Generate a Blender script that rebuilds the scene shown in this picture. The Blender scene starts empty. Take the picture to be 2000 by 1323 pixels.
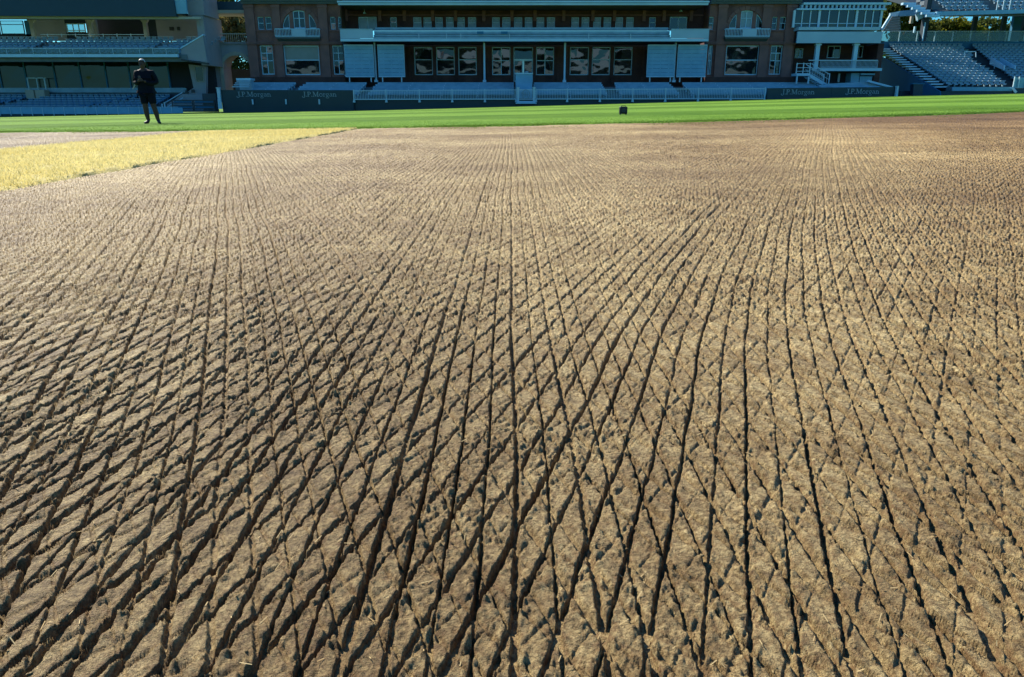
import bpy, bmesh, math, random
import numpy as np
from mathutils import Vector, Matrix

# ------------------------------------------------------------------ camera, sky, sun, exposure
scn = bpy.context.scene
COL = scn.collection
F, CX, CY = 1444.0, 1000.0, 661.5          # focal length and centre of the photograph in its own pixels
PITCH = math.atan(461.5 / F)
CAMH = 0.42
cam_d = bpy.data.cameras.new('camera')
cam_d.sensor_width = 36.0
cam_d.lens = 36.0 * F / 2000.0
cam_d.clip_start = 0.02
cam_d.clip_end = 6000
cam = bpy.data.objects.new('camera', cam_d)
COL.objects.link(cam)
cam.location = (0, 0, CAMH)
cam.rotation_euler = (math.pi / 2 - PITCH, 0, 0)
scn.camera = cam

SUN_EL, SUN_AZ = math.radians(38), math.radians(-44)     # azimuth from straight ahead, minus = left
world = bpy.data.worlds.new('World')
scn.world = world
world.use_nodes = True
wn = world.node_tree.nodes
wl = world.node_tree.links
sky = wn.new('ShaderNodeTexSky')
sky.sky_type = 'NISHITA'
sky.sun_disc = False
sky.sun_elevation = SUN_EL
sky.sun_rotation = SUN_AZ
sky.air_density = 1.3
sky.dust_density = 0.2
sky.ozone_density = 4.0
tint = wn.new('ShaderNodeMix'); tint.data_type = 'RGBA'; tint.blend_type = 'MULTIPLY'; tint.inputs['Factor'].default_value = 1.0
tint.inputs['B'].default_value = (0.30, 0.95, 1.45, 1)      # clear deep-blue autumn sky
wl.new(sky.outputs[0], tint.inputs['A'])
wl.new(tint.outputs['Result'], wn['Background'].inputs[0])
wn['Background'].inputs[1].default_value = 0.062
sd = bpy.data.lights.new('sun', 'SUN')
sd.energy = 5.0
sd.angle = math.radians(0.5)
sd.color = (1.0, 0.92, 0.78)
sun = bpy.data.objects.new('sun', sd)
COL.objects.link(sun)
sdir = Vector((math.sin(SUN_AZ) * math.cos(SUN_EL), math.cos(SUN_AZ) * math.cos(SUN_EL), math.sin(SUN_EL)))
sun.rotation_euler = sdir.to_track_quat('Z', 'Y').to_euler()
sun.location = sdir * 200
scn.view_settings.view_transform = 'Standard'
scn.view_settings.look = 'None'
scn.view_settings.exposure = 0.92
scn.view_settings.gamma = 1.0

random.seed(7)
rng = np.random.default_rng(11)
CS, SN = math.cos(PITCH), math.sin(PITCH)

def W(px, py, Y):
    """where a point of the photograph stands on the upright plane at distance Y"""
    a, b = (px - CX) / F, (CY - py) / F
    s = Y / (CS + b * SN)
    return Vector((a * s, Y, CAMH + s * (b * CS - SN)))
def WX(px, py, Y): return W(px, py, Y).x
def WZ(py, Y): return W(1000, py, Y).z

# ------------------------------------------------------------------ ground shape (the field slopes up to the right)
_gp = [(0, 229), (350, 222), (700, 217), (1000, 209), (1400, 198), (1750, 189), (2000, 184)]
_gx = np.array([WX(a, b, 68) for a, b in _gp])
_gz = np.array([WZ(b, 68) for a, b in _gp])
def ground(X, Y):
    X = np.asarray(X, float); Y = np.asarray(Y, float)
    near = 0.0195 * X
    far = np.interp(X, _gx, _gz)
    far = np.where(X < _gx[0], _gz[0] + 0.02 * (np.maximum(X, -90) - _gx[0]), far)
    far = np.where(X > _gx[-1], _gz[-1] + 0.02 * (np.minimum(X, 90) - _gx[-1]), far)
    near = np.clip(near, -2, 2)
    t = np.clip((Y - 18) / 50.0, 0, 1); t = t * t * (3 - 2 * t)
    return near * (1 - t) + far * t
def gz(x, y): return float(ground(x, y))

_T = rng.random((8, 256, 256))
def vn(x, y, s=0):
    xi = np.floor(x); yi = np.floor(y)
    fx = x - xi; fy = y - yi
    fx = fx * fx * (3 - 2 * fx); fy = fy * fy * (3 - 2 * fy)
    xi = xi.astype(np.int64) & 255; yi = yi.astype(np.int64) & 255
    x1 = (xi + 1) & 255; y1 = (yi + 1) & 255
    t = _T[s & 7]
    return ((t[xi, yi] * (1 - fx) + t[x1, yi] * fx) * (1 - fy) + (t[xi, y1] * (1 - fx) + t[x1, y1] * fx) * fy) * 2 - 1

# ------------------------------------------------------------------ materials
def mat(name, col, rough=0.6, spec=0.4, noise=None, bump=None, metallic=0.0, coat=0.0):
    """plain principled material; noise = (scale, colour2, amount, detail), bump = (scale, strength, distance)"""
    m = bpy.data.materials.new(name); m.use_nodes = True
    nt = m.node_tree; n = nt.nodes; l = nt.links
    p = n['Principled BSDF']
    p.inputs['Base Color'].default_value = (*col, 1)
    p.inputs['Roughness'].default_value = rough
    p.inputs['Specular IOR Level'].default_value = spec
    p.inputs['Metallic'].default_value = metallic
    p.inputs['Coat Weight'].default_value = coat
    tc = n.new('ShaderNodeTexCoord')
    geo = n.new('ShaderNodeNewGeometry')
    if noise:
        sc, c2, am, det = noise
        t = n.new('ShaderNodeTexNoise'); t.inputs['Scale'].default_value = sc; t.inputs['Detail'].default_value = det
        l.new(geo.outputs['Position'], t.inputs['Vector'])
        r = n.new('ShaderNodeValToRGB')
        r.color_ramp.elements[0].position = 0.5 - 0.25; r.color_ramp.elements[1].position = 0.5 + 0.25
        r.color_ramp.elements[0].color = (*col, 1)
        r.color_ramp.elements[1].color = tuple(col[i] * (1 - am) + c2[i] * am for i in range(3)) + (1,)
        l.new(t.outputs['Fac'], r.inputs['Fac'])
        l.new(r.outputs['Color'], p.inputs['Base Color'])
    if bump:
        sc, st, di = bump
        t = n.new('ShaderNodeTexNoise'); t.inputs['Scale'].default_value = sc; t.inputs['Detail'].default_value = 4
        l.new(geo.outputs['Position'], t.inputs['Vector'])
        b = n.new('ShaderNodeBump'); b.inputs['Strength'].default_value = st; b.inputs['Distance'].default_value = di
        l.new(t.outputs['Fac'], b.inputs['Height']); l.new(b.outputs['Normal'], p.inputs['Normal'])
    return m

M = {}
M['white'] = mat('white_paint', (0.42, 0.62, 0.74), 0.45, 0.4, (0.9, (0.28, 0.45, 0.55), 0.6, 6))
M['white2'] = mat('pale_panel', (0.36, 0.50, 0.58), 0.5, 0.4, (0.7, (0.26, 0.38, 0.46), 0.7, 6))
M['bench'] = mat('bench_paint', (0.26, 0.42, 0.52), 0.5, 0.4, (1.6, (0.14, 0.26, 0.34), 0.8, 6))
M['slat'] = mat('screen_slat_paint', (0.20, 0.41, 0.55), 0.5, 0.4, (1.4, (0.12, 0.29, 0.42), 0.8, 5))
M['concrete'] = mat('pale_concrete', (0.33, 0.32, 0.33), 0.85, 0.2, (0.6, (0.22, 0.215, 0.23), 0.8, 8), (6, 0.3, 0.03))
M['stone'] = mat('beige_stone', (0.42, 0.38, 0.31), 0.85, 0.2, (0.8, (0.28, 0.26, 0.22), 0.8, 8), (5, 0.3, 0.03))
M['step'] = mat('step_concrete', (0.14, 0.18, 0.20), 0.8, 0.3, (1.5, (0.08, 0.10, 0.12), 0.8, 6))
M['navy'] = mat('navy_board', (0.006, 0.028, 0.050), 0.4, 0.4, (1.0, (0.008, 0.034, 0.06), 0.8, 4))
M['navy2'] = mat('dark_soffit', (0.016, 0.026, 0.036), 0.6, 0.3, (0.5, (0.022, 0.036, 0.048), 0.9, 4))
M['bluewall'] = mat('blue_painted_wall', (0.02, 0.15, 0.28), 0.6, 0.3, (0.5, (0.016, 0.11, 0.21), 0.9, 5))
M['boardgreen'] = mat('dark_green_board', (0.006, 0.030, 0.040), 0.45, 0.4, (0.6, (0.009, 0.038, 0.05), 0.9, 4))
M['letter'] = mat('letter_white', (0.24, 0.31, 0.34), 0.5, 0.4)
M['darkmetal'] = mat('dark_metal', (0.03, 0.035, 0.04), 0.5, 0.4)
M['seat'] = mat('pale_seat_plastic', (0.24, 0.36, 0.43), 0.38, 0.5, (3.0, (0.16, 0.26, 0.33), 0.8, 4))
M['seat_blue'] = mat('blue_seat_plastic', (0.09, 0.22, 0.34), 0.4, 0.5, (2.0, (0.06, 0.16, 0.26), 0.8, 4))
M['blind'] = mat('window_blind', (0.20, 0.29, 0.32), 0.25, 0.6, (2.0, (0.13, 0.2, 0.23), 0.9, 4))
M['shade'] = mat('roller_blind', (0.22, 0.24, 0.22), 0.35, 0.5, (1.5, (0.15, 0.18, 0.17), 0.9, 6))
M['rail'] = mat('rail_paint', (0.42, 0.56, 0.63), 0.4, 0.5)
M['lead'] = mat('lead_roof', (0.06, 0.09, 0.10), 0.5, 0.5, (1.0, (0.09, 0.12, 0.13), 0.8, 5))
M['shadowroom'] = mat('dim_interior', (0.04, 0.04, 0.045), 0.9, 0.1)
M['bark'] = mat('bark', (0.05, 0.038, 0.028), 0.9, 0.1, (8, (0.09, 0.07, 0.05), 0.9, 6), (20, 0.6, 0.03))

def brick_mat(name, c1, c2, mortar):
    m = bpy.data.materials.new(name); m.use_nodes = True
    nt = m.node_tree; n = nt.nodes; l = nt.links; p = n['Principled BSDF']
    geo = n.new('ShaderNodeNewGeometry')
    sep = n.new('ShaderNodeSeparateXYZ'); l.new(geo.outputs['Position'], sep.inputs[0])
    cmb = n.new('ShaderNodeCombineXYZ'); l.new(sep.outputs['X'], cmb.inputs['X']); l.new(sep.outputs['Z'], cmb.inputs['Y'])
    b = n.new('ShaderNodeTexBrick'); l.new(cmb.outputs[0], b.inputs['Vector'])
    b.inputs['Scale'].default_value = 4.0
    b.inputs['Color1'].default_value = (*c1, 1); b.inputs['Color2'].default_value = (*c2, 1); b.inputs['Mortar'].default_value = (*mortar, 1)
    b.inputs['Mortar Size'].default_value = 0.02
    t = n.new('ShaderNodeTexNoise'); t.inputs['Scale'].default_value = 0.8; t.inputs['Detail'].default_value = 8
    l.new(geo.outputs['Position'], t.inputs['Vector'])
    mx = n.new('ShaderNodeMix'); mx.data_type = 'RGBA'; mx.blend_type = 'MULTIPLY'
    mx.inputs['Factor'].default_value = 0.8
    rp = n.new('ShaderNodeValToRGB'); rp.color_ramp.elements[0].position = 0.3; rp.color_ramp.elements[0].color = (0.5, 0.5, 0.55, 1)
    rp.color_ramp.elements[1].position = 0.7; rp.color_ramp.elements[1].color = (1.25, 1.2, 1.15, 1)
    l.new(t.outputs['Fac'], rp.inputs['Fac'])
    l.new(b.outputs['Color'], mx.inputs['A']); l.new(rp.outputs['Color'], mx.inputs['B'])
    l.new(mx.outputs['Result'], p.inputs['Base Color'])
    p.inputs['Roughness'].default_value = 0.85; p.inputs['Specular IOR Level'].default_value = 0.2
    return m
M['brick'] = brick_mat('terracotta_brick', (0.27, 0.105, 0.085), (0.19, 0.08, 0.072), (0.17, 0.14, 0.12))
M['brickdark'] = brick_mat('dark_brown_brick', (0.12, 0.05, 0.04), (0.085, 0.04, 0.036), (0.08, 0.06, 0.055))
M['terracotta'] = mat('terracotta_trim', (0.27, 0.125, 0.105), 0.8, 0.2, (1.2, (0.15, 0.08, 0.075), 0.9, 8), (7, 0.4, 0.03))

def glass_mat(name, base, ior, bscale, bdist):
    m = bpy.data.materials.new(name); m.use_nodes = True
    nt = m.node_tree; n = nt.nodes; l = nt.links; p = n['Principled BSDF']
    p.inputs['Base Color'].default_value = (*base, 1); p.inputs['Roughness'].default_value = 0.02
    p.inputs['IOR'].default_value = ior
    geo = n.new('ShaderNodeNewGeometry')
    t = n.new('ShaderNodeTexNoise'); t.inputs['Scale'].default_value = bscale; t.inputs['Detail'].default_value = 1.5
    l.new(geo.outputs['Position'], t.inputs['Vector'])
    b = n.new('ShaderNodeBump'); b.inputs['Strength'].default_value = 1.0; b.inputs['Distance'].default_value = bdist
    l.new(t.outputs['Fac'], b.inputs['Height']); l.new(b.outputs['Normal'], p.inputs['Normal'])
    return m
M['glass'] = glass_mat('old_window_glass', (0.008, 0.012, 0.014), 1.55, 0.5, 0.024)
M['glass2'] = glass_mat('tinted_glass', (0.008, 0.018, 0.02), 1.5, 0.5, 0.02)
def clear_glass():
    m = bpy.data.materials.new('balustrade_glass'); m.use_nodes = True
    nt = m.node_tree; n = nt.nodes; l = nt.links
    p = n['Principled BSDF']; p.inputs['Base Color'].default_value = (0.10, 0.16, 0.15, 1); p.inputs['Roughness'].default_value = 0.05
    p.inputs['IOR'].default_value = 1.7
    tr = n.new('ShaderNodeBsdfTransparent'); tr.inputs['Color'].default_value = (0.75, 0.85, 0.82, 1)
    mx = n.new('ShaderNodeMixShader'); mx.inputs[0].default_value = 0.5
    l.new(tr.outputs[0], mx.inputs[1]); l.new(p.outputs[0], mx.inputs[2])
    l.new(mx.outputs[0], n['Material Output'].inputs['Surface'])
    return m
M['clearglass'] = clear_glass()

# ------------------------------------------------------------------ object helpers
BASE = {}
def tag(o, label=None, cat=None, group=None, kind=None):
    if label: o['label'] = label
    if cat: o['category'] = cat
    if group: o['group'] = group
    if kind: o['kind'] = kind
    return o
def thing(name, label, cat, loc, group=None):
    o = bpy.data.objects.new(name, None); COL.objects.link(o)
    o.empty_display_size = 0.3
    o.location = loc
    BASE[o.name] = Vector(loc)
    return tag(o, label, cat, group)
def base_of(o):
    while o.parent is not None: o = o.parent
    return BASE.get(o.name, Vector((0, 0, 0)))

class MB:
    """collects shapes in place coordinates, links them as one mesh object"""
    def __init__(s): s.v = []; s.f = []
    def quad(s, a, b, c, d):
        k = len(s.v); s.v += [tuple(a), tuple(b), tuple(c), tuple(d)]; s.f.append((k, k+1, k+2, k+3)); return s
    def box(s, x0, x1, y0, y1, z0, z1):
        if x0 > x1: x0, x1 = x1, x0
        if y0 > y1: y0, y1 = y1, y0
        if z0 > z1: z0, z1 = z1, z0
        k = len(s.v)
        s.v += [(x0,y0,z0),(x1,y0,z0),(x1,y1,z0),(x0,y1,z0),(x0,y0,z1),(x1,y0,z1),(x1,y1,z1),(x0,y1,z1)]
        s.f += [(k,k+3,k+2,k+1),(k+4,k+5,k+6,k+7),(k,k+1,k+5,k+4),(k+1,k+2,k+6,k+5),(k+2,k+3,k+7,k+6),(k+3,k,k+4,k+7)]
        return s
    def bar(s, p, q, w, h=None):
        h = h or w
        p = Vector(p); q = Vector(q); d = (q - p).normalized()
        u = d.cross(Vector((0, 0, 1)))
        if u.length < 1e-3: u = Vector((1, 0, 0))
        u.normalize(); t = u.cross(d).normalized()
        u = u * w / 2; t = t * h / 2
        k = len(s.v)
        for c in (p, q): s.v += [tuple(c-u-t), tuple(c+u-t), tuple(c+u+t), tuple(c-u+t)]
        s.f += [(k,k+1,k+2,k+3),(k+7,k+6,k+5,k+4),(k,k+4,k+5,k+1),(k+1,k+5,k+6,k+2),(k+2,k+6,k+7,k+3),(k+3,k+7,k+4,k)]
        return s
    def prism(s, poly, y0, y1):
        """polygon in x,z extruded from y0 to y1"""
        k = len(s.v); n = len(poly)
        s.v += [(x, y0, z) for x, z in poly] + [(x, y1, z) for x, z in poly]
        s.f.append(tuple(range(k, k+n))); s.f.append(tuple(range(k+2*n-1, k+n-1, -1)))
        for i in range(n):
            j = (i+1) % n; s.f.append((k+i, k+n+i, k+n+j, k+j))
        return s
    def prism_x(s, poly, x0, x1):
        """polygon in y,z extruded from x0 to x1"""
        k = len(s.v); n = len(poly)
        s.v += [(x0, y, z) for y, z in poly] + [(x1, y, z) for y, z in poly]
        s.f.append(tuple(range(k, k+n))); s.f.append(tuple(range(k+2*n-1, k+n-1, -1)))
        for i in range(n):
            j = (i+1) % n; s.f.append((k+i, k+n+i, k+n+j, k+j))
        return s
    def cyl(s, p, q, r0, r1=None, n=10):
        r1 = r0 if r1 is None else r1
        p = Vector(p); q = Vector(q); d = (q - p).normalized()
        u = d.orthogonal().normalized(); t = d.cross(u)
        k = len(s.v)
        for c, r in ((p, r0), (q, r1)):
            for i in range(n):
                a = 2*math.pi*i/n
                s.v.append(tuple(c + (u*math.cos(a) + t*math.sin(a))*r))
        for i in range(n):
            j = (i+1) % n; s.f.append((k+i, k+j, k+n+j, k+n+i))
        s.f.append(tuple(range(k+n-1, k-1, -1))); s.f.append(tuple(range(k+n, k+2*n)))
        return s
    def build(s, name, material, parent=None, fix=True):
        me = bpy.data.meshes.new(name)
        L = base_of(parent) if parent else Vector((0, 0, 0))
        me.from_pydata([(x-L.x, y-L.y, z-L.z) for x, y, z in s.v], [], s.f)
        if fix:
            bm = bmesh.new(); bm.from_mesh(me); bmesh.ops.recalc_face_normals(bm, faces=bm.faces); bm.to_mesh(me); bm.free()
        me.materials.append(M[material] if isinstance(material, str) else material)
        o = bpy.data.objects.new(name, me); COL.objects.link(o)
        o.parent = parent
        return o

def pbox(mb, px0, py0, px1, py1, Y, Yb):
    """box whose front face, at distance Y, covers this rectangle of the photograph"""
    ym = (py0 + py1) / 2
    return mb.box(WX(px0, ym, Y), WX(px1, ym, Y), Y, Yb, WZ(py1, Y), WZ(py0, Y))

def np_mesh(name, verts, faces, material, smooth=False):
    me = bpy.data.meshes.new(name)
    nv, nf, k = len(verts), len(faces), faces.shape[1]
    me.vertices.add(nv); me.vertices.foreach_set('co', np.ascontiguousarray(verts, np.float32).ravel())
    me.loops.add(nf * k); me.loops.foreach_set('vertex_index', np.ascontiguousarray(faces, np.int32).ravel())
    me.polygons.add(nf)
    me.polygons.foreach_set('loop_start', np.arange(0, nf * k, k, dtype=np.int32))
    me.polygons.foreach_set('loop_total', np.full(nf, k, np.int32))
    if smooth: me.polygons.foreach_set('use_smooth', np.ones(nf, bool))
    me.update(calc_edges=True)
    me.materials.append(material)
    o = bpy.data.objects.new(name, me); COL.objects.link(o)
    return o
def grid_faces(nr, nc):
    i = np.arange(nr - 1)[:, None] * nc + np.arange(nc - 1)[None, :]
    return np.stack([i, i + 1, i + nc + 1, i + nc], -1).reshape(-1, 4)

# ------------------------------------------------------------------ soil
STRIP0, STRIP1 = -5.95, -2.9                 # the strip of straw-coloured turf left standing
def edge_y(X):                               # far edge of the bare soil
    X = np.asarray(X, float)
    return 14.4 + 0.020 * X * X * np.where(np.abs(X) < 12, 1, 0.9) + 0.10 * vn(X * 0.9, X * 0 + 3.3, 1) + 0.05 * vn(X * 4.1, X * 0 + 7.7, 2)
LR = rng.random((6, 2048))
def soil(X, Y, dx):
    """height of the scarified soil: flat rolled plates cut by three crossing families of narrow tine slits"""
    wx = 0.011 * vn(X * 0.9, Y * 0.5, 0) + 0.0040 * vn(X * 4, Y * 2.2, 1) + 0.0010 * vn(X * 30, Y * 16, 2)
    hi = vn(X * 290, Y * 290, 3); mid = vn(X * 120, Y * 120, 4); lo = vn(X * 26, Y * 20, 5)
    lump = vn(X * 85 + 9, Y * 85, 6)
    det = np.clip(1.25 - dx / 0.008, 0.15, 1)
    g = np.zeros_like(X); near = np.zeros_like(X); berm = np.zeros_like(X)
    fams = [(lambda y: 0 * y, 1.0, 0.035, 0.0125, 0.0021, 0),
            (lambda y: 0.41 * y + 0.25 * np.exp(-y / 1.25), 0.935, 0.036, 0.0105, 0.0019, 1),
            (lambda y: -0.37 * y - 0.05 * np.exp(-y / 1.2), 0.945, 0.034, 0.0120, 0.0020, 2),
            (lambda y: 0.60 * y + 0.03 * y * y * np.exp(-y / 2), 0.86, 0.037, 0.0048, 0.0017, 3),
            (lambda y: -0.66 * y, 0.84, 0.038, 0.0036, 0.0015, 4)]
    for path, cs, sp, dep, wid, k in fams:
        q = (X - path(Y) + wx * (1, 1.6, 1.4, 1.2, 1.3)[k]) * cs / sp
        n = np.round(q); ni = n.astype(np.int64)
        r = LR[k][ni & 2047]; r2 = LR[5][(ni * 7 + 311 * k) & 2047]
        q = q + (r2 - 0.5) * 0.09                             # tines are not evenly spaced
        sd = (q - n) * sp
        d = np.abs(np.abs(sd) + det * (0.0005 * hi + 0.0007 * mid + 0.0006 * lump))
        along = 0.85 + 0.45 * vn(Y * 7.5 + 91 * r, n * 0.61 + 17 * k, 6)
        area = np.clip((0.95, 0.95, 0.9, 0.55, 0.4)[k] + (0.35, 0.5, 0.5, 0.9, 0.9)[k] * vn(X * 0.8 + 31 * k, Y * 0.45 + 13 * k, 7), 0.25, 1.1)
        w = np.maximum(wid * (0.6 + 0.9 * r) * (0.75 + 0.35 * along), 0.47 * dx)
        amp = dep * (0.7 + 0.45 * r2) * np.clip(along, 0.12, 1.15) * area * (1.35 - 0.35 * det)
        g = np.maximum(g, amp * np.exp(-(d / w) ** 4))
        side = np.where(sd > 0, r, 1 - r)                     # spoil thrown mostly to one side of each slit
        berm += 0.0014 * area * (0.2 + side) * np.exp(-((np.abs(sd) - 0.0068) / 0.0032) ** 2) * np.clip(0.25 + (0.7 * mid + 0.45 * hi + 0.5 * lump) * det, 0, 1.1)
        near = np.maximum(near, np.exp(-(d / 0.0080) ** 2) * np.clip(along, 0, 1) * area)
    patch = vn(X * 2.3 + 3, Y * 1.7, 4) + 0.7 * vn(X * 12, Y * 9, 1)
    rough = np.clip(0.10 + 0.45 * near + 0.65 * patch, 0.05, 1.0)
    h = -g + berm + 0.0010 * lo + rough * det * (0.0012 * mid + 0.0013 * hi + 0.0026 * np.clip(lump - 0.1, 0, 1) - 0.0010 * np.clip(vn(X * 66 + 19, Y * 66 + 4, 1) - 0.35, 0, 1))
    crust = np.clip(0.42 + 0.65 * patch + 0.40 * near, 0.08, 1.1)
    h += crust * det * (0.0009 * mid + 0.0012 * hi + 0.0010 * vn(X * 190, Y * 150, 0))
    clod = np.clip(vn(X * 41 + 3, Y * 41 + 5, 2) - 0.80, 0, 1)
    h += clod * 0.020 * np.clip(rough, 0, 1) * det
    h += 0.010 * vn(X * 0.6, Y * 0.5, 6) + 0.003 * vn(X * 2.6, Y * 2.2, 7)
    return h, near

def soil_material():
    m = bpy.data.materials.new('scarified_soil'); m.use_nodes = True
    nt = m.node_tree; n = nt.nodes; l = nt.links; p = n['Principled BSDF']
    geo = n.new('ShaderNodeNewGeometry')
    def nz(scale, det, rough=0.6):
        t = n.new('ShaderNodeTexNoise'); t.inputs['Scale'].default_value = scale; t.inputs['Detail'].default_value = det
        t.inputs['Roughness'].default_value = rough
        l.new(geo.outputs['Position'], t.inputs['Vector']); return t
    def ramp(src, a, ca, b, cb):
        r = n.new('ShaderNodeValToRGB'); e = r.color_ramp.elements
        e[0].position = a; e[0].color = (*ca, 1); e[1].position = b; e[1].color = (*cb, 1)
        l.new(src, r.inputs['Fac']); return r
    def mix(a, b, f, mode='MIX'):
        x = n.new('ShaderNodeMix'); x.data_type = 'RGBA'; x.blend_type = mode
        if isinstance(f, float): x.inputs['Factor'].default_value = f
        else: l.new(f, x.inputs['Factor'])
        l.new(a, x.inputs['A']); l.new(b, x.inputs['B']); return x.outputs['Result']
    big = ramp(nz(0.55, 5).outputs['Fac'], 0.35, (0.36, 0.272, 0.13), 0.65, (0.60, 0.49, 0.255))
    fine = ramp(nz(42, 6, 0.7).outputs['Fac'], 0.36, (0.60, 0.55, 0.50), 0.62, (1.25, 1.25, 1.22))
    c = mix(big.outputs['Color'], fine.outputs['Color'], 0.75, 'MULTIPLY')
    patch = ramp(nz(10, 4, 0.65).outputs['Fac'], 0.38, (0.66, 0.60, 0.55), 0.6, (1.15, 1.16, 1.15))
    c = mix(c, patch.outputs['Color'], 0.7, 'MULTIPLY')
    grit = ramp(nz(190, 3, 0.75).outputs['Fac'], 0.40, (0.40, 0.34, 0.29), 0.58, (1.30, 1.30, 1.30))
    c = mix(c, grit.outputs['Color'], 0.7, 'MULTIPLY')
    # warmer, redder loam to the right
    sep = n.new('ShaderNodeSeparateXYZ'); l.new(geo.outputs['Position'], sep.inputs[0])
    mr = n.new('ShaderNodeMapRange'); mr.inputs['From Min'].default_value = 0.6; mr.inputs['From Max'].default_value = 7
    l.new(sep.outputs['X'], mr.inputs['Value'])
    warm = n.new('ShaderNodeRGB'); warm.outputs[0].default_value = (0.92, 0.79, 0.64, 1)
    c = mix(c, warm.outputs[0], mr.outputs['Result'], 'MULTIPLY')
    ml = n.new('ShaderNodeMapRange'); ml.inputs['From Min'].default_value = -5.6; ml.inputs['From Max'].default_value = -6.4; l.new(sep.outputs['X'], ml.inputs['Value'])
    old = n.new('ShaderNodeRGB'); old.outputs[0].default_value = (0.60, 0.60, 0.62, 1)      # greyer soil of the next strip
    c = mix(c, old.outputs[0], ml.outputs['Result'], 'MULTIPLY')
    # moist dark loam along the far right edge
    mx_ = n.new('ShaderNodeMapRange'); mx_.inputs['From Min'].default_value = 1.5; mx_.inputs['From Max'].default_value = 6; l.new(sep.outputs['X'], mx_.inputs['Value'])
    my_ = n.new('ShaderNodeMapRange'); my_.inputs['From Min'].default_value = 7.5; my_.inputs['From Max'].default_value = 12.5
    wob = n.new('ShaderNodeMath'); wob.operation = 'MULTIPLY_ADD'; wob.inputs[1].default_value = 5.0; l.new(nz(0.9, 4).outputs['Fac'], wob.inputs[0]); l.new(sep.outputs['Y'], wob.inputs[2])
    sb_ = n.new('ShaderNodeMath'); sb_.operation = 'SUBTRACT'; sb_.inputs[1].default_value = 2.5; l.new(wob.outputs[0], sb_.inputs[0]); l.new(sb_.outputs[0], my_.inputs['Value'])
    mm_ = n.new('ShaderNodeMath'); mm_.operation = 'MULTIPLY'; l.new(mx_.outputs['Result'], mm_.inputs[0]); l.new(my_.outputs['Result'], mm_.inputs[1])
    wet = ramp(nz(0.42, 5, 0.6).outputs['Fac'], 0.38, (0.62, 0.56, 0.50), 0.62, (1.20, 1.20, 1.20))
    c = mix(c, wet.outputs['Color'], 0.8, 'MULTIPLY')
    moist = n.new('ShaderNodeRGB'); moist.outputs[0].default_value = (0.46, 0.42, 0.38, 1)
    c = mix(c, moist.outputs[0], mm_.outputs[0], 'MULTIPLY')
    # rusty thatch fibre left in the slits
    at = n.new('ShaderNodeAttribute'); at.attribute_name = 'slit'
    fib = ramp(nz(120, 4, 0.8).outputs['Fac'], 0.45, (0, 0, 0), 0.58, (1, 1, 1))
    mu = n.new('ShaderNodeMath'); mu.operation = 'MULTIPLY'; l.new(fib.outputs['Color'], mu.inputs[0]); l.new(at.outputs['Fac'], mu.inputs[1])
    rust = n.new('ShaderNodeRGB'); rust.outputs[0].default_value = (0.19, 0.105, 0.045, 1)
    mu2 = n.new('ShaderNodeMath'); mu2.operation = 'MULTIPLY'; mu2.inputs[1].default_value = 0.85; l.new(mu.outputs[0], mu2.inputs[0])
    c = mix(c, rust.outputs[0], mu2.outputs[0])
    l.new(c, p.inputs['Base Color'])
    p.inputs['Roughness'].default_value = 0.62; p.inputs['Specular IOR Level'].default_value = 0.18
    b1 = n.new('ShaderNodeBump'); b1.inputs['Strength'].default_value = 1.0; b1.inputs['Distance'].default_value = 0.0036
    l.new(nz(420, 4, 0.75).outputs['Fac'], b1.inputs['Height'])
    b2 = n.new('ShaderNodeBump'); b2.inputs['Strength'].default_value = 1.0; b2.inputs['Distance'].default_value = 0.009
    l.new(nz(110, 3, 0.7).outputs['Fac'], b2.inputs['Height']); l.new(b2.outputs['Normal'], b1.inputs['Normal'])
    l.new(b1.outputs['Normal'], p.inputs['Normal'])
    return m
M['soil'] = soil_material()

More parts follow.
